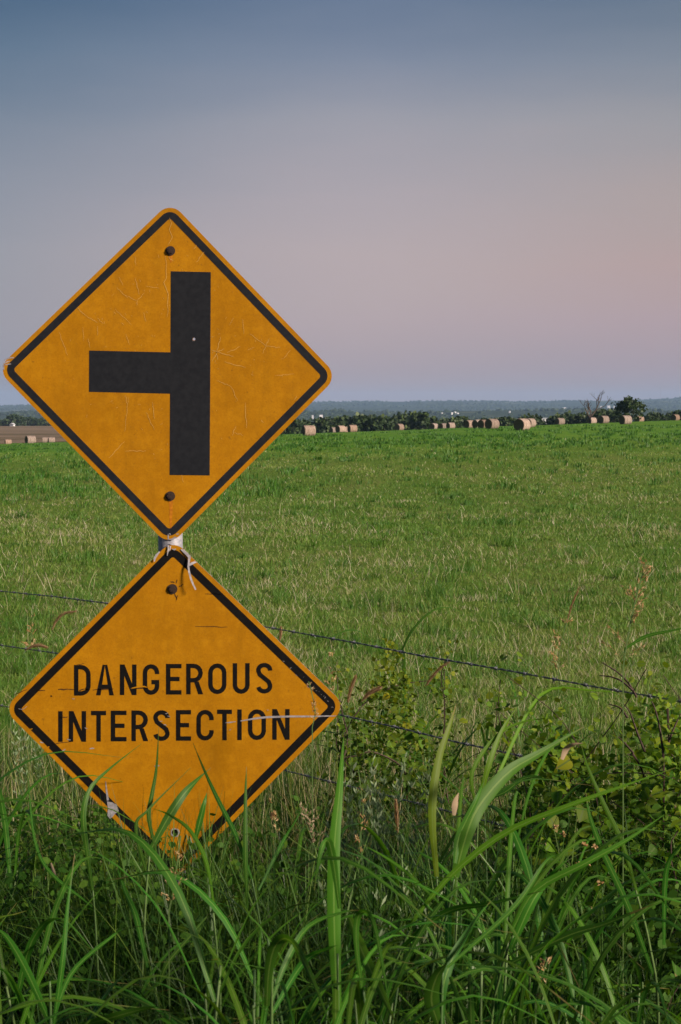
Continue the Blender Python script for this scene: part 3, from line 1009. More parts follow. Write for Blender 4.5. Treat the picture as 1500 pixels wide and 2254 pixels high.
def letter(b, ch, x0, x1, y0, y1, w, yf):
    """glyph in the pixel box x0..x1, y0 (top)..y1 (bottom)"""
    h = w / 2
    l, r, t, bt = x0 + h, x1 - h, y0 + h, y1 - h
    W_, cx = r - l, (x0 + x1) / 2
    rx = W_ / 2
    ry = min(rx * 1.05, (bt - t) / 2)
    cy = (t + bt) / 2
    stadium = arc(cx, t + ry, rx, ry, 0, 180) + arc(cx, bt - ry, rx, ry, 180, 360)
    st = lambda pts, c=False: stroke(b, pts, w, yf, c)
    if ch == 'O':
        st(stadium, True)
    elif ch == 'D':
        rr = W_ * 0.62
        st([(l, y0), (l, y1)])
        st([(l + h - .2, t)] + arc(r - rr, t + rr * 1.05, rr, rr * 1.05, 90, 0) + arc(r - rr, bt - rr * 1.05, rr, rr * 1.05, 0, -90) + [(l + h - .2, bt)])
    elif ch == 'A':
        q = w * 0.52
        for sgn in (-1, 1):
            xb = x0 if sgn < 0 else x1
            xi = xb - sgn * w * 1.02
            b.prism([spl([(cx + sgn * q * 1.0, y0), (xb, y1), (xi, y1), (cx - sgn * q * 0.02, y0 + w * 0.05)])], yf - 0.0006, yf - 0.0001)
        yb = y0 + (y1 - y0) * 0.72
        hw = (x1 - x0) / 2 * 0.55
        b.prism([spl([(cx - hw, yb - h), (cx + hw, yb - h), (cx + hw, yb + h), (cx - hw, yb + h)])], yf - 0.00055, yf - 0.00012)
    elif ch == 'N':
        st([(l, y0), (l, y1)]); st([(r, y0), (r, y1)])
        b.prism([spl([(x0 + .2, y0), (x0 + w * 1.05, y0), (x1 - .2, y1), (x1 - w * 1.05, y1)])], yf - 0.00055, yf - 0.00012)
    elif ch == 'I':
        st([(cx, y0), (cx, y1)])
    elif ch == 'T':
        st([(x0, t), (x1, t)]); st([(cx, t + h - .1), (cx, y1)])
    elif ch == 'E':
        st([(l, y0), (l, y1)]); st([(l + h - .1, t), (x1, t)]); st([(l + h - .1, bt), (x1, bt)]); st([(l + h - .1, cy - .5), (x1 - w * .45, cy - .5)])
    elif ch == 'R':
        st([(l, y0), (l, y1)])
        mid_ = y0 + (y1 - y0) * 0.54
        rr = (mid_ - t) / 2
        rxx = min(rr, W_ * 0.75)
        st([(l + h - .1, t), (r - rxx, t)] + arc(r - rxx, t + rr, rxx, rr, 90, -90)[1:] + [(l + h - .1, mid_)])
        b.prism([spl([(cx - w * .12, mid_ + h * .6), (cx + w * .95, mid_ + h * .6), (x1 + .6, y1), (x1 - w * 1.05, y1)])], yf - 0.00055, yf - 0.00012)
    elif ch == 'U':
        st([(l, y0), (l, bt - ry)] + arc(cx, bt - ry, rx, ry, 180, 360)[1:] + [(r, y0)])
    elif ch in 'CG':
        g0 = arc(cx, t + ry, rx, ry, 8 if ch == 'C' else 5, 180)
        g1 = arc(cx, bt - ry, rx, ry, 180, 352 if ch == 'C' else 360)
        st([(r, t + ry + 3)] + g0 + g1 + ([(r, bt - ry - 3)] if ch == 'C' else [(r, cy + h + 1)]))
        if ch == 'G':
            b.prism([spl([(cx + 1, cy + 1), (x1, cy + 1), (x1, cy + 1 + w), (cx + 1, cy + 1 + w)])], yf - 0.00055, yf - 0.00012)
    elif ch == 'S':
        r1 = (cy - t) / 2
        pts = arc(cx, t + ry * .82, rx, ry * .82, 8, 190, 10) + [(l + W_ * .12, cy - r1 * .55), (cx, cy), (r - W_ * .12, cy + r1 * .55)] + arc(cx, bt - ry * .82, rx, ry * .82, 10, -172, 10)
        st([(r, t + ry * .82 + 1)] + pts)


L1 = [('D', 163.5, 200), ('A', 212, 251), ('N', 264.5, 301), ('G', 315, 351), ('E', 366, 400), ('R', 410.5, 447), ('O', 459, 499), ('U', 513, 550), ('S', 564.5, 600)]
L2 = [('I', 129, 138), ('N', 152, 190), ('T', 201, 234), ('E', 244.5, 279), ('R', 290, 326), ('S', 338, 374), ('E', 388, 421), ('C', 433, 471), ('T', 478.5, 511), ('I', 523, 532.5), ('O', 546.5, 586), ('N', 600, 638)]
for word, top, bot, k in ((L1, 1463.8, 1531.2, -0.0115), (L2, 1565.5, 1633, -0.0098)):
    b = MB()
    for ch, x0, x1 in word:
        dy = (x0 - word[0][1]) * k
        letter(b, ch, x0, x1, top + dy, bot + dy, 9.6, SY + 0.001)
    b.build('lettering', M['letter'], lo)


# wear: cracks, scuffs, flakes, stains (thin films on the faces)
def film(b, pts, w, yf, taper=True):
    P = [Vector(p) for p in pts]
    n = len(P)
    vs, fs = [], []
    for i in range(n):
        d = (P[min(i + 1, n - 1)] - P[max(i - 1, 0)]).normalized()
        nn = Vector((-d.y, d.x))
        ww = (w[i] if hasattr(w, '__len__') else w * (0.35 + 0.65 * math.sin(math.pi * (i + 0.6) / (n + 0.2)) if taper else 1)) / 2
        for sg in (1, -1):
            q = sp(P[i] + nn * ww * sg)
            vs.append((q[0], yf, q[1]))
    for i in range(n - 1):
        fs.append((2 * i, 2 * i + 1, 2 * i + 3, 2 * i + 2))
        fs.append((2 * i + 2, 2 * i + 3, 2 * i + 1, 2 * i))
    b.add(vs, fs[::2])


def wig(a, b_, n, j):
    a, b_ = Vector(a), Vector(b_)
    return [a.lerp(b_, k / n) + Vector((random.uniform(-j, j), random.uniform(-j, j))) * (0 if k in (0, n) else 1) for k in range(n + 1)]


cr_ = MB()
YC = SY - 0.0007
film(cr_, [(374, 480), (378, 492), (373, 505), (376, 512), (380, 522), (376, 530), (371, 538)], 1.1, YC)
film(cr_, [(364, 563), (367, 580), (366, 597), (367, 612), (361, 622), (366, 634), (371, 648), (370, 660), (369, 672), (371, 685), (368, 697)], 1.2, YC)
for a, b_, w in [((434, 540), (427, 549), 1.2), ((450, 555), (432, 577), 1.3), ((371, 566), (382, 575), 1.6), ((298, 565), (299, 584), 1.3), ((262, 610), (272, 628), 1.2),
                 ((298, 612), (307, 648), 1.5), ((258, 632), (281, 656), 1.3), ((322, 630), (350, 634), 1.2), ((316, 688), (322, 708), 1.2), ((170, 678), (192, 696), 1.6), ((192, 696), (215, 710), 1.5),
                 ((215, 700), (229, 712), 1.2), ((130, 730), (150, 782), 1.2), ((254, 680), (290, 715), 1.1), ((215, 718), (216, 738), 1.1), ((183, 720), (185, 750), 1.0), ((195, 745), (199, 765), 1.2), ((278, 735), (286, 758), 1.1),
                 ((302, 662), (318, 645), 1.2), ((302, 662), (302, 672), 1.2), ((302, 662), (277, 650), 1.1), ((478, 775), (466, 770), 1.5), ((478, 775), (486, 742), 1.5), ((478, 775), (515, 784), 1.6), ((478, 775), (468, 795), 1.3), ((478, 775), (494, 768), 1.3), ((478, 775), (480, 792), 1.3),
                 ((586, 762), (550, 735), 1.4), ((586, 762), (618, 765), 1.3), ((586, 762), (593, 745), 1.3), ((586, 762), (578, 778), 1.1), ((500, 776), (530, 763), 1.2), ((495, 796), (541, 809), 1.5), ((535, 703), (537, 735), 1.1),
                 ((478, 838), (508, 850), 1.2), ((508, 850), (524, 882), 1.3), ((541, 888), (543, 942), 1.5), ((520, 938), (512, 958), 1.4), ((515, 952), (536, 958), 1.2), ((606, 827), (648, 823), 1.2),
                 ((283, 874), (275, 950), 1.0), ((336, 885), (341, 922), 1.4), ((275, 972), (240, 1008), 1.3), ((276, 993), (322, 992), 1.3), ((322, 908), (340, 945), 1.3), ((276, 870), (281, 890), 1.2), ((400, 1045), (404, 1062), 1.1), ((545, 770), (560, 765), 1.0), ((640, 770), (625, 790), 1.0), ((515, 700), (505, 715), 1.0), ((575, 925), (580, 930), 1.8), ((654, 872), (648, 880), 1.2)]:
    film(cr_, wig(a, b_, 7, 1.3), w * .70, YC)
for k in range(150):
    x, y = random.gauss(375, 130), random.gauss(780, 120)
    if abs(x - 375) + abs(y - 820) > 300 or (376 < x < 464 and y > 597) or (196 < x < 376 and 771 < y < 864):
        continue
    a = random.uniform(0, 6.28)
    l = random.uniform(2, 7)
    film(cr_, wig((x, y), (x + math.cos(a) * l, y + math.sin(a) * l), 3, 0.8), random.uniform(0.4, 0.85), YC)
cr_.build('crack_marks', M['crack'], up)['kind'] = 'stuff'

fl_ = MB()                                                           # pale film and scrapes
for pts, w in [([(10, 793), (20, 788), (31, 787)], 3), ([(10, 800), (17, 796), (22, 795)], 2.5), ([(12, 803), (25, 801)], 2.5), ([(9, 798), (8, 806), (9, 814)], 3.5)]:
    film(fl_, pts, w, YC)
film(fl_, [(371, 1187), (371, 1176), (373, 1175)], 2.6, YC, False)
film(fl_, [(371, 1176), (374, 1174.5), (376, 1177)], 2.4, YC, False)
film(fl_, [(371, 1187.5), (380, 1187), (386, 1183), (390, 1184)], [1.5, 3.5, 4, 1.5], YC)
film(fl_, [(389, 1176), (394, 1175)], 2, YC)
fl_.build('scraped_film', M['flake'], up)['kind'] = 'stuff'
fl2 = MB()
YL = SY + 0.0003
film(fl2, [(497, 1591), (508, 1590), (520, 1588.5)], [1, 3, 1], YL)
film(fl2, [(530, 1587), (548, 1584), (565, 1581), (590, 1578.5), (640, 1577), (690, 1577), (722, 1576), (741, 1576)], [2, 3.2, 4.2, 4.5, 4, 3.5, 2.6, 1.2], YL)
film(fl2, [(233, 1720), (235, 1740), (238, 1762)], [1, 3.4, 5], YL)
fl2.prism([spl([(236, 1764), (247, 1766), (258, 1772), (262, 1786), (254, 1791), (249, 1797), (243, 1803), (237, 1795), (238, 1780)])], YL - 0.0002, YL + 0.0004)
for x, y, s_ in [(141, 1651, 4), (203, 1648, 5), (346, 1686, 5), (364, 1596, 3), (367, 1570, 3), (372, 1577, 3), (355, 1588, 3), (152, 1628, 4), (190, 1603, 3), (162, 1538, 3), (92, 1634, 4), (590, 1563, 2.5), (625, 1455, 2), (640, 1470, 2), (507, 1606, 2.5)]:
    a = random.uniform(-0.6, 0.6)
    film(fl2, [(x - s_ * math.cos(a), y - s_ * math.sin(a)), (x, y + random.uniform(-1, 1)), (x + s_ * math.cos(a), y + s_ * math.sin(a))], s_ * 0.55, YL)
film(fl2, [(60, 1555), (50, 1562), (41, 1560)], 1.0, YL)
for k in range(12):
    x = random.uniform(640, 735)
    y = 1470 + (x - 640) * 0.9 + random.uniform(-9, 9)
    film(fl2, wig((x, y), (x + random.uniform(-5, 3), y + random.uniform(-4, 4)), 2, 1), random.uniform(0.6, 1.1), YL)
fl2.build('scraped_film', M['flake'], lo)['kind'] = 'stuff'
sc = MB()
for a, b_, w in [((430, 1379), (501, 1380), 1.6), ((452, 1307), (490, 1308.5), 1.6), ((128, 1518), (150, 1517), 3), ((150, 1518), (165, 1518.5), 2), ((205, 1519), (250, 1516), 2.4), ((285, 1516), (325, 1514), 3.2), ((30, 1530), (60, 1518), 1.5), ((100, 1520), (80, 1521), 2),
                 ((175, 1520), (195, 1517), 3.5), ((112, 1533), (115, 1532), 4), ((395, 1292), (404, 1286), 2.2), ((385, 1306), (390, 1318), 2.2), ((388, 1284), (391, 1276), 2), ((376, 1280), (385, 1282), 2.6), ((391, 1310), (388, 1322), 2), ((170, 1463), (186, 1461), 1.2), ((130, 1580), (150, 1578), 2), ((52, 1590), (75, 1584), 1.4), ((110, 1640), (160, 1632), 1.5)]:
    film(sc, wig(a, b_, 5, 1.0), w, YL + 0.0001)
sc.build('scuff_marks', M['scuff'], lo)['kind'] = 'stuff'
rs = MB()
film(rs, [(376.5, 1102), (377, 1125), (376, 1150), (376.5, 1165)], [9, 7, 5, 2], SY - 0.0003)
film(rs, [(376, 562), (377, 572), (377, 578)], [8, 6, 2], SY - 0.0003)
rs.build('rust_stain', M['rust'], up)['kind'] = 'stuff'
yl = MB()                                                            # places where the black film is worn through
for pts, w in [([(98, 1652), (104, 1647), (109, 1643)], 3.4), ([(96, 1656), (102, 1652), (107, 1648)], 1.8), ([(60, 1608), (66, 1606), (72, 1604)], 2.5), ([(290, 1515), (300, 1513), (318, 1511), (324, 1513)], 3), ([(178, 1521), (188, 1518)], 2), ([(527, 1786), (531, 1783)], 3)]:
    film(yl, pts, w, SY + 0.0002)
yl.build('worn_patch', M['yellow'], lo)['kind'] = 'stuff'

# strips of backing film peeled off the lower panel's top corner (they curl away from the face)
def ribbon(pts, w, name, mat, par):
    b = MB()
    vs, fs, n = [], [], len(pts)
    for i, (x, y, off) in enumerate(pts):
        a = Vector(pts[min(i + 1, n - 1)][:2]) - Vector(pts[max(i - 1, 0)][:2])
        a.normalize()
        nn = Vector((-a.y, a.x))
        for sg in (1, -1):
            q = sp((x + nn.x * w[i] / 2 * sg, y + nn.y * w[i] / 2 * sg))
            vs.append((q[0], SY - 0.0004 - off - (0.0015 if sg > 0 else 0), q[1]))
    for i in range(n - 1):
        fs.append((2 * i, 2 * i + 1, 2 * i + 3, 2 * i + 2))
    b.add(vs, fs)
    return b.build(name, mat, par, True)


ribbon([(399, 1209, 0), (405, 1213, .001), (412, 1219, .002), (418, 1226, .004), (417, 1236, .007), (416, 1246, .010), (418, 1258, .014), (422, 1272, .018), (427, 1284, .021), (433, 1296, .022)], [2.5, 5, 6.5, 6, 4, 4, 4, 4, 3.6, 3], 'peeled_strip', M['flake'], lo)
ribbon([(417, 1244, .009), (423, 1240, .006), (430, 1237, .002), (433, 1238, 0)], [4, 5.5, 4, 2], 'peeled_strip', M['flake'], lo)
ribbon([(371, 1200, 0), (372, 1208, .003), (370, 1217, .004), (369, 1223, .002)], [3, 3.4, 2.4, 1.2], 'peeled_strip', M['flake'], lo)
ribbon([(376, 1202, 0), (375, 1209, .002), (374, 1213, .001)], [2.5, 2.5, 1.2], 'peeled_strip', M['flake'], lo)
ribbon([(352, 1214, 0), (345, 1222, .002), (341, 1230, .004), (341, 1236, .003)], [2.5, 5, 4.5, 2], 'peeled_strip', M['flake'], lo)
ribbon([(360, 1203, 0), (370, 1197, .003), (378, 1194, .003), (386, 1197, .001)], [1.5, 3, 3, 1.5], 'peeled_strip', M['flake'], lo)
ribbon([(380, 1208, 0), (384, 1210, .001), (388, 1208, 0)], [2, 3, 2], 'peeled_strip', M['flake'], lo)

# ------------------------------------------------------------------ barbed wire fence
FA = pix(0, 1301, 7.9)
FB = pix(1500, 1544, 4.70)
fence_dir = Vector((FB.x - FA.x, FB.y - FA.y, 0)).normalized()


def on_fence(px, py):
    """point of the fence's vertical plane seen at a photo pixel"""
    n = Vector((-fence_dir.y, fence_dir.x, 0))
    p = pix(px, py, 1.0) - Vector((0, 0, CAM_Z))
    o_ = Vector((0, 0, CAM_Z))
    t_ = n.dot(Vector((FA.x, FA.y, 0)) - o_) / n.dot(p)
    return o_ + p * t_


fence = empty('barbed_wire_fence', (FA.x, FA.y, gh(FA.x, FA.y)), 'three-strand barbed wire fence running behind the signs along the field edge', 'fence')
barb_me = None


def strand(pxpts):
    global barb_me
    P = [on_fence(*p) for p in pxpts]
    P = [P[0] + (P[0] - P[1]).normalized() * 2.2] + P + [P[-1] + (P[-1] - P[-2]).normalized() * 1.6]
    dist = [0]
    for i in range(1, len(P)):
        dist.append(dist[-1] + (P[i] - P[i - 1]).length)
    tot = dist[-1]

    def at(s):
        for i in range(1, len(P)):
            if s <= dist[i] or i == len(P) - 1:
                return P[i - 1].lerp(P[i], (s - dist[i - 1]) / (dist[i] - dist[i - 1]))
    b = MB()
    n = int(tot / 0.009)
    for ph in (0, math.pi):
        pts = []
        for k in range(n + 1):
            p = at(tot * k / n)
            a = ph + 2 * math.pi * (tot * k / n) / 0.085
            side = Vector((-fence_dir.y, fence_dir.x, 0))
            pts.append(p + (side * math.cos(a) + Vector((0, 0, 1)) * math.sin(a)) * 0.0021)
        b.tube(pts, 0.0019, 4)
    st = b.build('wire_strand', M['wire'], fence, True)
    if barb_me is None:
        bb = MB()
        for sgn in (-1, 1):
            coil = [(0.004 * sgn + 0.006 * (k / 10 - .5), math.cos(k * 1.26) * 0.0052, math.sin(k * 1.26) * 0.0052) for k in range(11)]
            bb.tube(coil, 0.0014, 4)
            bb.tube([(0.004 * sgn, 0, 0.004), (0.010 * sgn, 0.004 * sgn, 0.014)], [0.0014, 0.0005], 4)
            bb.tube([(0.004 * sgn, 0, -0.004), (-0.006 * sgn, -0.004, -0.014)], [0.0014, 0.0005], 4)
        barb_me = bb.mesh('barb', M['wire'])
    s = 0.05
    while s < tot:
        o = link('barb', barb_me, st)
        o.location = at(s) - fence.location
        o.rotation_euler = (random.uniform(0, 6.28), 0, math.atan2(fence_dir.y, fence_dir.x))
        s += 0.128 + random.uniform(-0.012, 0.012)


strand([(0, 1301), (120, 1313), (237, 1328), (585, 1380), (790, 1416), (925, 1443), (1125, 1477), (1300, 1510), (1500, 1544)])
strand([(0, 1420), (120, 1437), (420, 1500), (750, 1574), (870, 1600), (1000, 1632), (1120, 1658), (1210, 1677), (1500, 1745)])
strand([(0, 1552), (400, 1640), (750, 1726), (830, 1745), (1100, 1815), (1500, 1930)])
for sgn, end in ((-1, FA), (1, FB)):
    p = end + fence_dir * sgn * (2.1 if sgn < 0 else 1.5)
    g0 = gh(p.x, p.y)
    b = MB()
    b.box(p.x - .018, p.x + .018, p.y + .010, p.y + .016, g0 - .3, 1.15)
    b.box(p.x - .003, p.x + .003, p.y + .016, p.y + .045, g0 - .3, 1.15)
    b.build('post', M['post'], fence)


# ------------------------------------------------------------------ hay bales
def bale_meshes(seed):
    rnd = random.Random(seed)
    n, b, e = 28, MB(), MB()
    xs = [(-0.75, .93), (-0.72, .985), (-0.6, 1.0), (-0.38, .99), (-0.2, 1.005), (0, .985), (0.2, 1.0), (0.4, .99), (0.6, 1.0), (0.72, .985), (0.75, .93)]
    vs, fs = [], []
    ang = [rnd.uniform(-.012, .012) for _ in range(n)]
    for i, (x, r) in enumerate(xs):
        for k in range(n):
            a = 2 * math.pi * k / n
            rr = 0.75 * r * (1 + ang[k] + rnd.uniform(-.008, .008))
            z = math.sin(a) * rr
            z = max(z, -0.68) + 0.68                                  # sags flat where it sits
            vs.append((x, math.cos(a) * rr, z))
    for i in range(len(xs) - 1):
        for k in range(n):
            k2 = (k + 1) % n
            fs.append((i * n + k, (i + 1) * n + k, (i + 1) * n + k2, i * n + k2))
    b.add(vs, fs)
    for sx_, i in ((-1, 0), (1, len(xs) - 1)):
        ring = [vs[i * n + k] for k in range(n)]
        inner = [(sx_ * 0.715, y * .5, (z - .68) * .5 + .68) for _, y, z in ring]
        cen = (sx_ * 0.69, 0, .68)
        f = []
        for k in range(n):
            k2 = (k + 1) % n
            q = (k, k2, n + k2, n + k) if sx_ > 0 else (k2, k, n + k, n + k2)
            f.append(q)
            f.append((n + k, n + k2, 2 * n) if sx_ > 0 else (n + k2, n + k, 2 * n))
        e.add(ring + inner + [cen], f)
    return b.mesh('hay_bale', M['hay'], True), e.mesh('bale_end', M['hay_end'], True)


BM = [bale_meshes(s_) for s_ in (1, 2, 3)]
bale_txt = {0: 'small round hay bale at the left end of the row right of the sign edge', 1: 'second small hay bale touching the big bale group right of the sign',
            2: 'large round bale standing alone just right of the yellow sign', 3: 'tiny distant bale between the lone large bale and the next pair',
            4: 'left bale of the overlapping group of three at mid left', 5: 'bale half hidden behind the overlapping group of three at mid left',
            6: 'right bale of the overlapping group of three at mid left', 7: 'small lone bale halfway along the hedgerow in the middle',
            8: 'left bale of the loose row of three right of middle', 9: 'middle bale of the loose row of three right of middle',
            10: 'smallest low bale ending the loose row of three right of middle', 11: 'leftmost bale of the tight cluster of four',
            12: 'second bale from the left in the tight cluster of four', 13: 'third bale from the left in the tight cluster of four',
            14: 'rightmost and nearest bale of the tight cluster of four', 15: 'largest nearest round bale showing its round end, left of white barn',
            16: 'bale mostly hidden behind the largest nearest bale', 17: 'low pale bale sunk behind the crest right of the white barn',
            18: 'low pale bale at the foot of the bare dead tree', 19: 'round bale between the bare dead tree and the leafy tree',
            20: 'round bale standing in front of the leafy tree', 21: 'low bale just right of the leafy tree trunk', 22: 'low bale at the far right edge of the field',
            23: 'smallest bale at the left edge below the dry tan field', 24: 'tall round bale at far left below the dry tan field',
            25: 'left one of two bales lying end to end at far left', 26: 'right one of two bales lying end to end at far left'}
for i, (px, by, h, hid) in enumerate(BALES):
    d = F * 1.5 / h
    if hid:
        d = 325 if i not in (3,) else 340
    if i in (23,):
        d = 292
    if i in (25, 26):
        d = 296
    x = (px - 750) / F * d
    k = i % 3
    o = bpy.data.objects.new('hay_bale', BM[k][0])
    COL.objects.link(o)
    sc_ = (1.04 + 0.1 * ((i * 37) % 10) / 10) * (0.78 if i in (23, 25, 26) else 1)
    o.location = (x, d, gh(x, d) - 0.04)
    o.scale = (sc_,) * 3
    rz = {15: 52, 16: 52, 2: 20, 24: 35, 23: 22, 25: 12, 26: 12, 19: 35, 20: 30, 6: 25, 14: 40}.get(i, 28 + ((i * 53) % 25))
    o.rotation_euler = (0, 0, R(rz))
    tag(o, bale_txt[i], 'hay bale', 'round hay bales scattered along the field crest')
    e = bpy.data.objects.new('bale_end', BM[k][1])
    COL.objects.link(e)
    e.parent = o


# ------------------------------------------------------------------ trees
def branch(b, p, d, L, r, depth, rnd, tips, spread=0.6, upw=0.25):
    n = 4
    pts, rads = [p], [r]
    for k in range(n):
        d = (d + Vector((rnd.uniform(-1, 1), rnd.uniform(-1, 1), rnd.uniform(-.5, .9))) * 0.16 + Vector((0, 0, upw * 0.12))).normalized()
        p = p + d * L / n
        pts.append(p)
        rads.append(r * (1 - 0.42 * (k + 1) / n))
    b.tube(pts, rads, 5 if r > .04 else 3, cap=False)
    if depth == 0:
        tips.append(p)
        return
    for k in range(rnd.choice([2, 3, 3])):
        a = rnd.uniform(0, 6.28)
        side = d.orthogonal().normalized()
        side.rotate(Matrix.Rotation(a, 3, d))
        d2 = (d + side * rnd.uniform(spread * .6, spread * 1.4)).normalized()
        st_ = pts[rnd.choice([2, 3, 4, 4])]
        branch(b, st_, d2, L * rnd.uniform(.6, .85), r * rnd.uniform(.5, .66), depth - 1, rnd, tips, spread, upw)


def tree_meshes(seed, h, wd, nclump, nleaf, leaf, low=0.25, gap=0.0):
    rnd = random.Random(seed)
    b, tips = MB(), []
    for k in range(rnd.choice([2, 3])):
        branch(b, Vector((rnd.uniform(-.15, .15), rnd.uniform(-.15, .15), -0.3)), Vector((rnd.uniform(-.45, .45), rnd.uniform(-.45, .45), 1)).normalized(), h * .42, h * .028, 2, rnd, tips)
    tm = b.mesh('trunk', M['treebark'])
    cl = []
    for k in range(nclump):
        a = rnd.uniform(0, 6.28)
        rr = math.sqrt(rnd.uniform(0, 1)) * wd
        t_ = rnd.uniform(0, 1)
        z = h * (low + (1 - low) * t_)
        env = math.sin(math.pi * (0.14 + 0.78 * t_)) ** 0.7
        cl.append((math.cos(a) * rr * env, math.sin(a) * rr * env, z * (1 - 0.18 * (rr / wd) ** 2 * t_)))
    for tp in tips[:nclump // 3]:
        cl.append((tp.x, tp.y, min(tp.z, h)))
    cl = np.array(cl)
    ci = RNG.integers(0, len(cl), nleaf)
    rad = h * 0.085 * RNG.uniform(.6, 1.3, len(cl))
    P = cl[ci] + RNG.normal(0, 1, (nleaf, 3)) * (rad[ci] * 0.62)[:, None] * np.array([1.25, 1.25, .75])
    tn = np.clip(RNG.normal(.45, .22, nleaf) + RNG.normal(0, .16, len(cl))[ci], 0, 1)
    V, q, tt, uv = leaf_quads(P, leaf * RNG.uniform(.6, 1.4, nleaf), tn, .7, 1.2)
    cm = mesh_np('crown', V, q.ravel(), np.arange(len(q)) * 4, np.full(len(q), 4), [M['crown']], None, False, uv, tt)
    return tm, cm


def put_tree(meshes, x, y, s, rz, label, group=None, dz=0.0, name='tree', cat='tree'):
    o = empty(name, (x, y, gh(x, y) + dz), label, cat, group)
    o.scale = (s, s, s)
    o.rotation_euler = (0, 0, rz)
    for nm, me in zip(('trunk', 'crown'), meshes):
        link(nm, me, o)
    return o


# leafy tree right and dead tree beside it
def at_px(px, y):
    return (px - 750) / F * y


ty = 285
put_tree(tree_meshes(5, 5.0, 3.2, 60, 2600, .34, .18), at_px(1385, ty), ty, 1.0, 0.4, 'leafy dark green tree standing beside the bare dead tree')
rnd = random.Random(21)
b, tips = MB(), []
for (dx, L_) in ((-.5, 1.9), (.55, 2.3), (0.05, 1.5)):
    branch(b, Vector((0, 0, 0.9)), Vector((dx, rnd.uniform(-.2, .2), 1)).normalized(), L_, .15, 3, rnd, tips, .62, .3)
dead = empty('dead_tree', (at_px(1298, ty + 6), ty + 6, gh(at_px(1298, ty + 6), ty + 6)), 'bare leafless dead tree with forked grey limbs on the crest', 'tree')
dead.scale = (1.22, 1.22, 1.12)
b2 = MB().tube([(-.1, 0, -.4), (.02, 0, .3), (0, 0, .95)], [.24, .19, .15], 7)
link('trunk', b2.mesh('trunk', M['deadbark']), dead)
link('limbs', b.mesh('limbs', M['deadbark']), dead)

HEDGE = [tree_meshes(31 + k, 5.5, 3.4 + .5 * k, 34, 700, .75, .02) for k in range(4)]
hg = 'trees in the dark hedgerow behind the bales'
rnd = random.Random(4)


def tree_top(px, top, y, label, group, wide=1.0):
    x = at_px(px, y)
    g0 = gh(x, y)
    zt = pix(px, top, y).z
    s_ = max(.35, (zt - g0) / 4.9)
    s_ = min(s_, 2.4)
    put_tree(HEDGE[rnd.randrange(4)], x, y, s_, rnd.uniform(0, 6.28), label, group, 0)


px = 628
while px < 1100:
    y = 430 + rnd.uniform(-25, 45)
    top = 930 + rnd.uniform(-8, 9)
    if 760 < px < 870:
        top -= 4
    if 880 < px < 925:
        top = 915 + rnd.uniform(0, 3)
    if 925 < px < 945 or 1030 < px < 1065:
        top += rnd.uniform(0, 5)
    if 980 < px < 1025:
        top = 924 + rnd.uniform(-3, 3)
    where = ('behind the bales nearest the sign' if px < 720 else 'behind the overlapping group of three bales' if px < 860 else 'tallest stretch, around the small lone bale' if px < 940 else 'behind the loose row of three bales' if px < 1010 else 'behind the tight cluster of four bales')
    if rnd.random() > .16:
        tree_top(px, top, y, 'dark hedgerow tree ' + where, 'hedgerow trees ' + where)
    px += rnd.uniform(7, 13)
for px, top, y in [(1104, 925, 420), (1112, 922, 400), (1122, 924, 410), (1163, 919, 420), (1174, 918, 425), (1216, 923, 430), (1228, 917, 415), (1241, 919, 430), (1254, 914, 420), (1266, 918, 410), (1280, 915, 425), (1290, 917, 430),
                   (1318, 909, 400), (1330, 906, 405), (1342, 908, 410), (1354, 912, 390), (1425, 917, 380), (1436, 912, 385), (1446, 913, 390), (1458, 919, 395), (1468, 921, 380), (1482, 911, 400), (1494, 908, 395), (1505, 910, 400), (1520, 912, 400)]:
    where = ('just left of the largest bale' if px < 1130 else 'between the largest bale and the white barn' if px < 1200 else 'between the white barn and the dead tree' if px < 1300 else 'between the dead tree and the leafy tree' if px < 1400 else 'right of the leafy tree')
    tree_top(px, top, y, 'low dark scrubby tree behind the crest, ' + where, 'scrub trees ' + where)
lg = 'trees along the far edge of the dry field'
for k, (px, top) in enumerate([(-12, 926), (3, 925.5), (13, 924.5), (26, 917), (33, 915), (43, 919), (52, 920), (61, 920.5), (70, 920), (79, 922), (88, 925), (97, 922), (106, 924), (118, 922), (131, 923)]):
    where = 'left of the tallest pair' if k < 3 else 'tallest pair beside the white house' if k < 5 else 'right of the tallest pair'
    tree_top(px, top, 1010 + rnd.uniform(-20, 30), 'dark far tree beyond the dry tan field, ' + where, lg + ', ' + where)


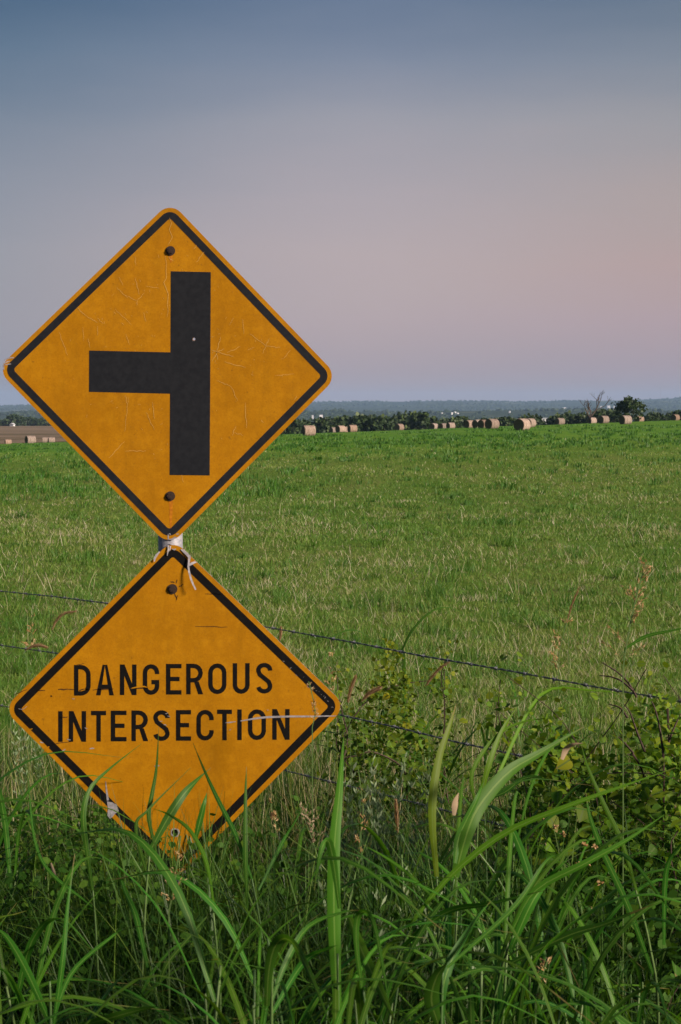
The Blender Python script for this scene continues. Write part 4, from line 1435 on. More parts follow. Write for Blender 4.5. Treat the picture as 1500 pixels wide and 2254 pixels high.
# ------------------------------------------------------------------ far buildings and masts
def building(name, px, py, y, w, dpt, h, roof_h, label, cat, rz=0.0, door=False, group=None, walls='white', roofm='greyroof'):
    x = at_px(px, y)
    o = empty(name, (x, y, gh(x, y) - .3), label, cat, group)
    o.rotation_euler = (0, 0, rz)
    zt = pix(px, py, y).z - o.location.z
    lift = 0.0 if name == 'farmhouse' else max(0.0, zt - h)                                          # plinth of fill when the slope falls away
    b = MB().box(-w / 2, w / 2, -dpt / 2, dpt / 2, -1.0, lift + h)
    link('wall', b.mesh('wall', M[walls]), o)
    r = MB()
    e, zz = .35, lift + h
    vs = [(-w / 2 - e, -dpt / 2 - e, zz), (w / 2 + e, -dpt / 2 - e, zz), (w / 2 + e, dpt / 2 + e, zz), (-w / 2 - e, dpt / 2 + e, zz), (-w / 2 - e, 0, zz + roof_h), (w / 2 + e, 0, zz + roof_h)]
    r.add(vs, [(0, 1, 5, 4), (2, 3, 4, 5), (0, 4, 3), (1, 2, 5), (3, 2, 1, 0)])
    link('roof', r.mesh('roof', M[roofm]), o)
    if door:
        for k in range(-1, 2):
            dd = MB().box(k * w * .28 - w * .08, k * w * .28 + w * .08, -dpt / 2 - .08, -dpt / 2 - .02, lift, lift + h * .7)
            link('door', dd.mesh('door', M['darkpane']), o)
    return o


building('barn', 1194, 921.5, 900, 7.4, 6, 1.2, 0.5, 'long white metal barn in the hollow right of the largest bale', 'barn', .1, True)
building('farmhouse', 29, 926.5, 985, 2.0, 3, 1.5, 1.0, 'tiny white gabled house among the far left trees', 'house', 1.2, False)
SHEDW = ['left of the pair just past the sign edge', 'right and longer of the pair past the sign edge', 'left of the cluster of three at mid picture', 'middle of the cluster of three at mid picture', 'right of the cluster of three at mid picture', 'alone left of the cluster of three', 'alone above the largest bale', 'left of the row of three by the leafy tree', 'middle of the row of three by the leafy tree', 'right of the row of three by the leafy tree', 'alone left of the dead tree']
shed = 'tiny white buildings on the far hillside'
for k, (px, py, y, w, h) in enumerate([(689, 914, 2700, 5, 2), (707, 913.5, 2750, 9, 2.6), (995, 908, 3350, 6, 2.5), (1001, 906.5, 3400, 8, 3), (1007, 909, 3330, 8, 3), (972, 908.5, 3350, 9, 2), (1121, 904.5, 3400, 7, 2.5), (1322, 893.5, 6700, 22, 5), (1338, 893, 6700, 30, 6), (1350, 894.5, 6600, 14, 5), (1240, 897.5, 6400, 26, 5)]):
    building('outbuilding', px, py, y, w * .75, w * .45, h * .5, h * .25, 'tiny white hillside building, ' + SHEDW[k], 'building', .2 * k, False, shed)
for px, top, y, lb in ((1212, 868, 8800, 'faint lattice radio mast on the skyline above the white barn'), (1452, 851, 8800, 'taller faint lattice radio mast on the skyline at far right')):
    x = at_px(px, y)
    zt = pix(px, top, y).z
    g0 = gh(x, y)
    o = empty('radio_mast', (x, y, g0), lb, 'radio mast')
    b = MB()
    H = zt - g0
    for k in range(3):
        a = k * 2.094
        b.tube([(math.cos(a) * 1.0, math.sin(a) * 1.0, 0), (math.cos(a) * .5, math.sin(a) * .5, H)], .22, 4)
    link('mast_leg', b.mesh('mast_leg', M['mast']), o)
    b = MB()
    for k in range(int(H / 4)):
        z = k * 4
        for j in range(3):
            a, c_ = j * 2.094, (j + 1) * 2.094
            b.tube([(math.cos(a) * .9, math.sin(a) * .9, z), (math.cos(c_) * .9, math.sin(c_) * .9, min(z + 4, H))], .12, 3, cap=False)
    link('bracing', b.mesh('bracing', M['mast']), o)
o = empty('utility_pole', (at_px(643, 420), 420, gh(at_px(643, 420), 420)), 'thin wooden utility pole beside the sign edge at the hedgerow', 'pole')
zt = pix(643, 930, 420).z - o.location.z
link('shaft', MB().tube([(0, 0, -.5), (0, 0, zt)], [.11, .08], 6).mesh('shaft', M['treebark']), o)
link('crossarm', MB().box(-.6, .6, -.14, -.09, zt - .5, zt - .38).mesh('crossarm', M['treebark']), o)


# ------------------------------------------------------------------ tall broad grass of the verge
def catmull(P, n):
    P = [P[0] + (P[0] - P[1])] + P + [P[-1] + (P[-1] - P[-2])]
    out = []
    m = len(P) - 3
    for k in range(n + 1):
        u = m * k / n
        i = min(int(u), m - 1)
        f = u - i
        a, b_, c, d = P[i:i + 4]
        out.append(0.5 * ((2 * b_) + (c - a) * f + (2 * a - 5 * b_ + 4 * c - d) * f * f + (3 * b_ - a - 3 * c + d) * f ** 3))
    return out


def blade_mesh(pts, wmax, n=16, fold=.28, roll=0.0, tint=.5, base_w=.5, facing=None, peak=.3):
    """a broad blade along a 3D path, folded along its midrib"""
    C3 = catmull([Vector(p) for p in pts], n)
    vs, fs, uv = [], [], []
    for i, p in enumerate(C3):
        s_ = i / n
        d = (C3[min(i + 1, n)] - C3[max(i - 1, 0)]).normalized()
        view = Vector(facing) if facing else Vector((0, 1, 0.15))
        side = d.cross(view)
        side = side.normalized() if side.length > 1e-4 else d.orthogonal().normalized()
        if roll:
            side.rotate(Matrix.Rotation(roll * (0.4 + s_), 3, d))
        nn = side.cross(d).normalized()
        wv_ = base_w + (1 - base_w) * min(1, s_ / peak) if s_ < peak else max(0, 1 - ((s_ - peak) / (1 - peak)) ** 1.8)
        hw = max(wmax * .5 * wv_, 0.0006)
        vs += [p - side * hw + nn * hw * fold, p, p + side * hw + nn * hw * fold]
        uv += [(0, s_), (.5, s_), (1, s_)]
    for i in range(n):
        for k in (0, 1):
            a = i * 3 + k
            fs.append((a, a + 1, a + 4, a + 3))
    return MB().add(vs, fs, uv, tint)


PX = 1 / F


def grass_plant(label, stem_px, traced, stem_r=.0045, extra=None, name='tall_grass_plant', cat='grass plant'):
    """stem_px: (px, py, Y) list from high to the ground; traced: blades as (path [(px,py,Y)], width px, tint, roll)"""
    st_ = [pix(*p) for p in stem_px]
    bx, by_ = st_[-1].x, st_[-1].y
    root = Vector((bx + random.uniform(-.02, .02), by_, gh(bx, by_) - .02))
    o = empty(name, root, label, cat)
    pts = catmull([root] + st_[::-1], 14)
    MB().tube(pts, [stem_r * (1 - .5 * i / 14) for i in range(15)], 6, random.uniform(.2, .8)).build('stem', M['stem'], o, True)
    for path, wpx, tint, roll in traced:
        P = [pix(*p) for p in path]
        w = wpx * .8 * PX * path[len(path) // 2][2]
        blade_mesh(P, w, 16, .25, roll, tint).build('blade', M['blade'], o, True)
    if extra:
        extra(o)
    return o


grass_plant('tall bright green grass blade rising straight up beside the lower sign right edge', [(744, 2100, 2.7), (745, 2254, 2.72), (746, 2420, 2.75)],
            [([(745, 2254, 2.72), (737, 2060, 2.75), (736, 1880, 2.8), (748, 1740, 2.86), (757, 1622, 2.95)], 38, .62, .1),
             ([(748, 2000, 2.72), (735, 1900, 2.7), (722, 1850, 2.66), (705, 1880, 2.62), (692, 1960, 2.6)], 22, .45, .2),
             ([(770, 2020, 2.72), (800, 2100, 2.66), (838, 2180, 2.6), (872, 2254, 2.55)], 34, .66, .0)])
grass_plant('narrow upright yellow-green grass blade crossing the lower wire', [(962, 1930, 3.3), (965, 2050, 3.32), (960, 2254, 3.4)],
            [([(962, 1930, 3.3), (952, 1790, 3.32), (965, 1680, 3.36), (990, 1600, 3.4), (1005, 1550, 3.44)], 25, .93, .25)])
grass_plant('broad bright blade leaning right above the vine from the tallest middle clump', [(1000, 1935, 3.1), (985, 2010, 3.12), (955, 2120, 3.15), (945, 2254, 3.2)],
            [([(1002, 1930, 3.1), (1030, 1830, 3.12), (1058, 1770, 3.15), (1120, 1700, 3.2), (1185, 1660, 3.25), (1285, 1600, 3.3)], 46, .58, -.15),
             ([(1002, 1900, 3.1), (1012, 1840, 3.12), (1050, 1760, 3.14), (1065, 1722, 3.18)], 22, .50, .3),
             ([(985, 2005, 3.12), (900, 1925, 3.1), (850, 1888, 3.05), (800, 1860, 3.0)], 10, .55, .2)])
grass_plant('long straight grass blade reaching far right across the vine bush', [(900, 2050, 3.0), (860, 2150, 3.05), (830, 2300, 3.1)],
            [([(900, 2040, 3.0), (990, 1930, 3.0), (1110, 1835, 3.0), (1250, 1775, 3.0), (1360, 1735, 3.02), (1487, 1690, 3.05)], 20, .72, .1),
             ([(880, 2090, 3.0), (980, 2010, 2.95), (1080, 1990, 2.9), (1200, 1960, 2.86)], 24, .40, .25)])
grass_plant('two crossing long blades at the lower right in front of the dark vine', [(1130, 2060, 2.9), (1100, 2150, 2.95), (1080, 2300, 3.0)],
            [([(1130, 2045, 2.9), (1180, 1960, 2.9), (1290, 1900, 2.9), (1380, 1850, 2.92), (1462, 1794, 2.95)], 24, .55, .1),
             ([(1125, 2090, 2.9), (1170, 1990, 2.9), (1205, 1940, 2.92), (1250, 1890, 2.92)], 30, .50, .1),
             ([(1125, 2120, 2.9), (1250, 2060, 2.86), (1330, 2035, 2.84), (1440, 1990, 2.8)], 28, .25, .2)])
grass_plant('thin leaning grass stem with drooping tip over the right vine', [(1400, 1960, 3.2), (1430, 2080, 3.2), (1450, 2260, 3.2)],
            [([(1410, 1990, 3.2), (1372, 1860, 3.2), (1330, 1770, 3.22), (1295, 1690, 3.25), (1280, 1640, 3.3)], 13, .62, .2),
             ([(1462, 2080, 3.2), (1464, 1960, 3.18), (1472, 1900, 3.15), (1500, 1860, 3.1), (1560, 1800, 3.0)], 16, .4, .2),
             ([(1440, 2150, 3.2), (1385, 2000, 3.15), (1330, 1880, 3.12), (1300, 1800, 3.1), (1290, 1745, 3.1)], 18, .35, .2)])
grass_plant('folded broad blade bending over at the bottom centre', [(600, 2120, 2.4), (598, 2254, 2.42), (598, 2400, 2.45)],
            [([(588, 2215, 2.4), (592, 2140, 2.38), (605, 2085, 2.36), (628, 2066, 2.34), (655, 2090, 2.3), (690, 2160, 2.25), (730, 2262, 2.2)], 33, .45, .0),
             ([(600, 2200, 2.42), (630, 2120, 2.45), (680, 2040, 2.5), (760, 2008, 2.55), (800, 2004, 2.6)], 20, .35, .3),
             ([(600, 2230, 2.42), (668, 2120, 2.45), (720, 2090, 2.4), (745, 2080, 2.36)], 22, .3, .3)])
grass_plant('drooping curled blade right of the bottom centre plant', [(800, 2180, 2.5), (808, 2254, 2.5), (812, 2400, 2.5)],
            [([(800, 2200, 2.5), (785, 2080, 2.5), (788, 2020, 2.5), (805, 2008, 2.48), (825, 2040, 2.46), (845, 2140, 2.42), (855, 2200, 2.4)], 19, .5, .1),
             ([(805, 2200, 2.5), (850, 2090, 2.5), (890, 2066, 2.48)], 15, .6, .2)])
grass_plant('broad dark blades fanning up from the bottom right of centre', [(975, 2130, 2.5), (972, 2254, 2.5), (970, 2400, 2.5)],
            [([(972, 2254, 2.5), (975, 2180, 2.5), (992, 2120, 2.52), (1020, 2070, 2.55), (1052, 2020, 2.6), (1080, 1985, 2.64)], 30, .30, .1),
             ([(965, 2254, 2.5), (950, 2200, 2.48), (962, 2150, 2.46), (985, 2120, 2.44)], 44, .45, .0),
             ([(990, 2150, 2.5), (1010, 2200, 2.46), (1045, 2270, 2.42)], 14, .62, .2),
             ([(985, 2130, 2.5), (1130, 2000, 2.55), (1200, 1900, 2.6), (1230, 1880, 2.64)], 17, .4, .2)])
grass_plant('tall leaning blade in front of the lower sign with a curled tip at left', [(205, 1960, 3.6), (212, 2060, 3.6), (220, 2254, 3.6)],
            [([(205, 1965, 3.6), (190, 1860, 3.62), (184, 1790, 3.64), (200, 1735, 3.68), (245, 1690, 3.74), (312, 1637, 3.85)], 16, .45, .2),
             ([(208, 2000, 3.6), (90, 1890, 3.6), (60, 1700, 3.7)], 10, .4, .2)])
grass_plant('broad blade leaning up across the lower sign towards its middle', [(330, 1880, 3.5), (320, 2000, 3.5), (310, 2254, 3.5)],
            [([(330, 1875, 3.5), (365, 1810, 3.52), (400, 1755, 3.55), (430, 1722, 3.6), (465, 1690, 3.7)], 26, .40, -.1),
             ([(345, 1880, 3.5), (328, 1800, 3.52), (335, 1750, 3.56), (345, 1690, 3.62), (350, 1600, 3.75)], 13, .35, .2),
             ([(345, 1990, 3.5), (300, 1830, 3.5), (330, 1780, 3.52), (420, 1690, 3.6)], 10, .38, .2)])
grass_plant('dark slim blades crossing in front of the lower sign right of centre', [(555, 1935, 3.4), (575, 2050, 3.4), (590, 2254, 3.4)],
            [([(556, 1938, 3.4), (520, 1840, 3.42), (480, 1760, 3.45), (452, 1700, 3.5), (425, 1635, 3.6)], 13, .30, .2),
             ([(545, 2000, 3.4), (541, 1880, 3.4), (541, 1760, 3.45), (543, 1688, 3.5)], 13, .35, .2),
             ([(430, 1850, 3.5), (440, 1810, 3.5), (450, 1770, 3.5), (456, 1745, 3.52)], 18, .45, .2),
             ([(570, 1960, 3.4), (620, 1860, 3.5), (650, 1810, 3.6), (672, 1770, 3.7)], 12, .4, .2)])
grass_plant('slim pale-ribbed blade slanting over the foot of the lower sign', [(470, 2010, 3.2), (480, 2120, 3.2), (485, 2254, 3.2)],
            [([(472, 2000, 3.2), (455, 1900, 3.2), (420, 1830, 3.22), (375, 1795, 3.25), (338, 1780, 3.3)], 12, .7, .2),
             ([(350, 2170, 3.1), (370, 2120, 3.1), (420, 2060, 3.12), (480, 1990, 3.15)], 15, .25, .2),
             ([(325, 2130, 3.1), (300, 2020, 3.15), (275, 1960, 3.2), (255, 1900, 3.25)], 16, .35, .2)])
grass_plant('long flat blade lying low at the bottom left corner', [(110, 2160, 2.7), (112, 2240, 2.7), (115, 2400, 2.7)],
            [([(165, 2262, 2.55), (240, 2242, 2.5), (300, 2225, 2.48), (350, 2215, 2.46)], 26, .5, .1),
             ([(118, 2260, 2.7), (130, 2180, 2.7), (140, 2100, 2.7), (150, 1990, 2.75), (165, 1880, 2.8)], 16, .4, .2),
             ([(112, 2254, 2.7), (60, 2140, 2.7), (20, 2070, 2.7), (-10, 2040, 2.7)], 24, .42, .1),
             ([(115, 2250, 2.7), (160, 2140, 2.72), (250, 2060, 2.75), (280, 2040, 2.8)], 14, .35, .3)])
grass_plant('arching blade at the right of the sign above the grey weeds', [(1055, 1760, 4.2), (1050, 1860, 4.2), (1045, 2000, 4.2)],
            [([(1055, 1770, 4.2), (1075, 1690, 4.2), (1105, 1610, 4.25), (1140, 1555, 4.3)], 17, .85, .2),
             ([(1050, 1780, 4.2), (1040, 1700, 4.2), (1095, 1620, 4.25), (1150, 1590, 4.3), (1215, 1580, 4.35)], 13, .7, .2),
             ([(1060, 1760, 4.2), (1110, 1745, 4.2), (1150, 1715, 4.2), (1190, 1712, 4.2), (1212, 1735, 4.2)], 15, .2, .3),
             ([(1065, 1780, 4.2), (1100, 1700, 4.25), (1190, 1530, 4.35), (1300, 1520, 4.4), (1390, 1530, 4.45)], 10, .9, .2)])

# generic plants of the same grass: three kinds copied through the verge
def proto_plant(seed):
    rnd_ = random.Random(seed)
    o = empty('tall_grass_plant', (0, 0, 0), 'tall grass plant with arching green blades in the dense roadside verge', 'grass plant', 'tall grass plants filling the roadside verge')
    H = rnd_.uniform(.55, .75)
    lean = Vector((rnd_.uniform(-.12, .12), rnd_.uniform(-.1, .1), 0))
    stem = [Vector((0, 0, 0)), lean * .3 + Vector((0, 0, H * .4)), lean + Vector((0, 0, H))]
    MB().tube(catmull(stem, 8), [.0045 * (1 - .05 * i) for i in range(9)], 5, rnd_.uniform(0, 1)).build('stem', M['stem'], o, True)
    for k in range(rnd_.choice([6, 7, 8])):
        f = rnd_.uniform(.15, 1)
        p0 = lean * f * f + Vector((0, 0, H * f))
        a = rnd_.uniform(0, 6.28)
        L = rnd_.uniform(.35, .65)
        up_ = rnd_.uniform(.75, 1.4)
        dr = rnd_.uniform(-.2, .42)
        d = Vector((math.cos(a), math.sin(a), 0))
        P = [p0, p0 + d * L * .22 + Vector((0, 0, L * .34 * up_)), p0 + d * L * .55 + Vector((0, 0, L * (.52 * up_ - .1 * dr))), p0 + d * L * .95 + Vector((0, 0, L * (.50 * up_ - .6 * dr)))]
        blade_mesh(P, rnd_.uniform(.008, .019), 12, .25, rnd_.uniform(-.6, .6), rnd_.uniform(.02, .75), facing=(d.y, -d.x, 0.0) if rnd_.random() < 0 else (d.x, d.y, -1.2)).build('blade', M['blade'], o, True)
    return o


def dup(o, loc, rz, s):
    c = o.copy()
    COL.objects.link(c)
    c.location, c.rotation_euler, c.scale = loc, (0, 0, rz), (s, s, s)
    for ch in list(o.children):
        d = ch.copy()
        COL.objects.link(d)
        d.parent = c
    return c


protos = [proto_plant(100 + k) for k in range(5)]
rnd = random.Random(77)
spots = []
for k in range(215):
    Y = rnd.uniform(2.15, 4.35)
    half = 0.26 * Y + .25
    x = rnd.uniform(-half, half)
    spots.append((x, Y))
for k in range(26):                                                  # dense stand right below the signs
    Y = rnd.uniform(2.4, 3.15)
    spots.append((rnd.uniform(-.36, .12) * Y / 2.8, Y))
for k in range(12):                                                  # behind the sign, right of it
    spots.append((rnd.uniform(.15, 1.1), rnd.uniform(6.1, 6.9)))
for k, (x, Y) in enumerate(spots):
    s_ = rnd.uniform(.75, 1.15)
    if Y < 2.6:
        s_ *= .82
    if Y > 3.2 and -1.0 < x < .05:
        s_ *= .66                                                    # keep the sign clear
    if Y > 3.2 and x > .5:
        s_ *= .75
    xp = 750 + x / Y * F
    zone = ('behind the wire right of the sign' if Y > 4.5 else 'at the left below the lower sign corner' if xp < 260 else 'at the foot of the lower sign' if xp < 560 else 'in the middle right of the lower sign' if xp < 940 else 'at the lower right before the vine')
    zone = ('nearest, ' if Y < 2.9 else '') + zone
    src = protos[k % 5]
    loc = (x, Y, gh(x, Y) - .01)
    if k < 5:
        src.location, src.rotation_euler, src.scale = loc, (0, 0, rnd.uniform(0, 6.28)), (s_, s_, s_)
    else:
        src = dup(src, loc, rnd.uniform(0, 6.28), s_)
    tag(src, 'arching tall grass plant ' + zone, None, 'tall grass plants ' + zone)


# ------------------------------------------------------------------ verge filling
def verge(n, y0, y1, lmin, lmax, w, tr, xlim=.36):
    Y = RNG.uniform(y0, y1, n)
    X = RNG.uniform(-1, 1, n) * (xlim * Y + .45)
    p = patch_noise(X, Y, 3.0, 8)
    L = RNG.uniform(lmin, lmax, n) * (1 + .3 * p)
    P = np.stack([X, Y, ground_h(X, Y) - .01], -1)
    return blades(P, RNG.uniform(0, 2 * np.pi, n), L, w * RNG.uniform(.6, 1.4, n), np.abs(RNG.normal(.18, .2, n)), np.abs(RNG.normal(.9, .5, n)), 5,
                  np.clip(RNG.uniform(tr[0], tr[1], n) + .1 * p, 0, 1), twist=RNG.normal(0, .8, n))


def foot_grass():
    n = 520
    X, Y = RNG.normal(pole_x, .16, n), RNG.uniform(4.0, 4.46, n)
    P = np.stack([X, Y, ground_h(X, Y)], -1)
    return blades(P, RNG.uniform(0, 6.28, n), RNG.uniform(.60, .88, n), np.full(n, .008), np.abs(RNG.normal(.10, .12, n)), np.abs(RNG.normal(.5, .35, n)), 5,
                  RNG.uniform(.1, .8, n), twist=RNG.normal(0, .8, n))


o = quads_obj('verge_grass', [verge(12500, 1.9, 4.4, .30, .75, .006, (0, .45)), verge(10000, 4.4, 6.2, .22, .55, .005, (.05, .97)), verge(11000, 5.6, 8.2, .12, .38, .004, (.1, 1.0)),  # nearest grass tinted darker so the gaps look shaded
                              verge(2600, 4.6, 7.6, .35, .65, .0035, (.75, 1.0)),
                              verge(3800, 3.3, 4.35, .55, .85, .008, (0, .7), .30),
                              foot_grass()], M['verge'])
tag(o, 'dense tangled roadside verge grass in front of and under the wire fence', 'grass', kind='stuff')


def clover(n, y0, y1, z0, z1, size, tr=(0, 1), x0=-.36, x1=.36):
    Y = RNG.uniform(y0, y1, n)
    X = RNG.uniform(x0, x1, n) * (Y + 1.3)
    p = patch_noise(X, Y, 4.0, 9)
    k = p > -.55
    X, Y = X[k], Y[k]
    n = len(X)
    Z = ground_h(X, Y) + z0 + (z1 - z0) * np.sqrt(RNG.uniform(0, 1, n)) * (1 + .35 * p[k])
    return leaf_quads(np.stack([X, Y, Z], -1), size * RNG.uniform(.6, 1.4, n), RNG.uniform(tr[0], tr[1], n), .55, .85)


o = quads_obj('undergrowth', [clover(11500, 2.6, 4.6, .05, .42, .026, (0, .8)), clover(6500, 3.6, 4.42, .25, .62, .026, (0, .8)), clover(7500, 4.5, 6.0, .05, .45, .024, (0, 1), -.36, -.06), clover(6000, 4.6, 6.4, .02, .3, .024, (0, .9), -.06, .36)], M['clover'])
tag(o, 'mat of small green weed leaves filling the verge under the grass', 'ground cover', kind='stuff')

# dry litter low down among the stems
n = 2500
Y = RNG.uniform(2.2, 7.0, n); X = RNG.uniform(-.36, .36, n) * Y
P = np.stack([X, Y, ground_h(X, Y) + RNG.uniform(.01, .12, n)], -1)
o = quads_obj('dry_litter', [blades(P, RNG.uniform(0, 6.28, n), RNG.uniform(.08, .3, n), np.full(n, .0035), RNG.uniform(.9, 1.6, n), RNG.normal(.1, .4, n), 4, RNG.uniform(0, 1, n), twist=RNG.normal(0, 2, n))], M['dry'])
tag(o, 'dead straw and fallen stalks among the verge stems', 'litter', kind='stuff')


# ------------------------------------------------------------------ vines and shrubs
def heart_leaf(size, tint):
    """heart-shaped leaf, two lobes at the stalk, folded on the midrib, 28 triangles"""
    out = [(0, .06), (.20, -.02), (.40, .06), (.50, .26), (.44, .50), (.28, .74), (.12, .92), (0, 1.06)]
    vs, fs, uv = [], [], []
    rows_ = len(out)
    for i, (w, y) in enumerate(out):
        z = -.10 * (y - .4) ** 2
        vs += [(-w * size, y * size, (z + .28 * w * w + .10 * w) * size), (0, (y if i else .06) * size, z * size), (w * size, y * size, (z + .28 * w * w + .10 * w) * size)]
        uv += [(.5 - w, y), (.5, y), (.5 + w, y)]
    for i in range(rows_ - 1):
        for k in (0, 1):
            a = i * 3 + k
            fs.append((a, a + 1, a + 4, a + 3))
    return MB().add(vs, fs, uv, tint)


HEARTS = [heart_leaf(1.0, t_).mesh('leaf', M['vine'], True) for t_ in (.05, .2, .35, .5, .62, .75, .86, .95, 1.0)]


def orient_leaf(o, rnd_, tilt=.7, cam_bias=.5):
    nrm = Vector((rnd_.gauss(0, tilt), -cam_bias + rnd_.gauss(0, tilt), .7)).normalized()
    d = Vector((rnd_.uniform(-1, 1), rnd_.uniform(-.6, .3), rnd_.uniform(-1, .1)))
    d = (d - nrm * d.dot(nrm)).normalized()
    x = d.cross(nrm)
    o.rotation_mode = 'QUATERNION'
    o.rotation_quaternion = Matrix((x, d, nrm)).transposed().to_quaternion()


def vine_bush(name, label, cat, cx, cy, w, dpt, h, nleaf, size, nstem, seed, tint_hi=0.0, small=0, stemr=.004):
    rnd_ = random.Random(seed)
    o = empty(name, (cx, cy, gh(cx, cy)), label, cat)
    knots = []
    for k in range(nstem):
        p = Vector((rnd_.uniform(-w, w) * .45, rnd_.uniform(-dpt, dpt) * .45, 0))
        d = Vector((rnd_.uniform(-.5, .5), rnd_.uniform(-.3, .3), 1))
        pts = [p]
        for q in range(7):
            d = (d + Vector((rnd_.uniform(-.7, .7), rnd_.uniform(-.4, .4), rnd_.uniform(-.5, .3)))).normalized()
            p = p + d * h / 6.2
            p = Vector((max(-w / 2, min(w / 2, p.x)), max(-dpt / 2, min(dpt / 2, p.y)), max(.03, min(h * 1.02, p.z))))
            pts.append(p)
        c = catmull(pts, 18)
        knots += c
        link('stem', MB().tube(c, [stemr * (1 - .65 * i / 18) for i in range(19)], 4, cap=False).mesh('stem', M['bark']), o)
    def spot(front):
        while True:
            x_, z_ = rnd_.uniform(-w, w) / 2, rnd_.uniform(.03, 1) * h
            top_ = h * (1 - .55 * abs(2 * x_ / w) ** 2.5) * (.86 + .14 * math.sin(9 * x_ / w + seed))
            if z_ < top_:
                break
        y_ = -dpt / 2 * (1 - rnd_.random() ** (1.0 if front else .6) * (1.2 if front else 1.9))
        return Vector((x_, y_ + .12 * (z_ / h), z_))
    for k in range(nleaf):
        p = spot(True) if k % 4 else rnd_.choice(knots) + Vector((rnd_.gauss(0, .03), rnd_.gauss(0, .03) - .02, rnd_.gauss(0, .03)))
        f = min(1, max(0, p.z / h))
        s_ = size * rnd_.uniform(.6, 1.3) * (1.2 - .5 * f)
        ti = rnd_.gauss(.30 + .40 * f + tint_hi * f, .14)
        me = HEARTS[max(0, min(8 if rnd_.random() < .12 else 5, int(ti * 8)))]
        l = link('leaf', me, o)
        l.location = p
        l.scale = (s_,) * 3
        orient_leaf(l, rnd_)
    if small:
        P = np.array([tuple(spot(False) if rnd_.random() < .7 else rnd_.choice(knots) + Vector((rnd_.gauss(0, .04), rnd_.gauss(0, .04), rnd_.gauss(0, .04)))) for _ in range(small)])
        f = np.clip(P[:, 2] / h, 0, 1)
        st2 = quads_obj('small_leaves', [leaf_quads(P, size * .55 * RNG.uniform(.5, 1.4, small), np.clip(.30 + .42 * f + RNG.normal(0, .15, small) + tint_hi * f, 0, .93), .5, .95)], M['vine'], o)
        st2['kind'] = 'stuff'
    return o


b0 = pix(1330, 1720, 4.45)
vine_bush('vine_bush', 'sprawling vine bush with heart-shaped leaves yellowing at the top, lower right', 'bush', b0.x + .05, 4.42, .74, .5, 1.20, 300, .048, 26, 5, .10, 8500)
b0 = pix(865, 1600, 6.1)
vine_bush('thorny_shrub', 'small dark-twigged thorny shrub behind the lower wire right of the sign', 'shrub', b0.x, 6.12, .48, .4, .98, 240, .038, 9, 8, .20, 4600, .006)
b0 = pix(1490, 1700, 4.9)
vine_bush('vine_bush', 'darker half-cropped leafy bush at the right picture edge', 'bush', b0.x + .06, 4.95, .45, .45, 1.0, 150, .045, 12, 9, .08, 3000)
b0 = pix(110, 1760, 4.95)
vine_bush('leafy_weed', 'low spreading small-leaved weed patch at the left of the lower sign', 'weed', b0.x, 4.75, .75, .6, .62, 260, .030, 16, 12, -.05, 3000, .002)
b0 = pix(1180, 1960, 3.5)
vine_bush('creeping_vine', 'dark low creeping vine with broad leaves in front of the bush', 'vine', b0.x, 3.65, .8, .4, .62, 190, .055, 14, 15, -.2, 900, .003)

# bare twigs that stick out of the big vine bush
tw = empty('dead_twigs', (pix(1400, 1700, 4.5).x, 4.5, gh(pix(1400, 1700, 4.5).x, 4.5)), 'bare brown thorny twigs poking up through the yellowing vine', 'twigs')
for path in ([(1460, 1655), (1452, 1600), (1442, 1560), (1430, 1535)], [(1420, 1655), (1402, 1610), (1388, 1570), (1372, 1548)], [(1402, 1535), (1385, 1505), (1360, 1480), (1325, 1458)], [(1395, 1522), (1370, 1500), (1345, 1490), (1320, 1487)],
             [(1500, 1700), (1490, 1675), (1478, 1660)], [(1395, 1658), (1375, 1635), (1362, 1622)], [(1470, 1640), (1485, 1600), (1500, 1570)], [(1382, 1580), (1365, 1558), (1340, 1550)], [(1392, 1658), (1415, 1700), (1430, 1780), (1440, 1900)], [(1460, 1655), (1462, 1720), (1460, 1850), (1455, 2000)], [(1470, 1560), (1472, 1620), (1470, 1660)]):
    pts = catmull([pix(x, y, 4.42 + .02 * i) for i, (x, y) in enumerate(path)], 10)
    MB().tube(pts, [.0042 * (1 - .06 * i) for i in range(11)], 5, cap=False).build('twig', M['bark'], tw)


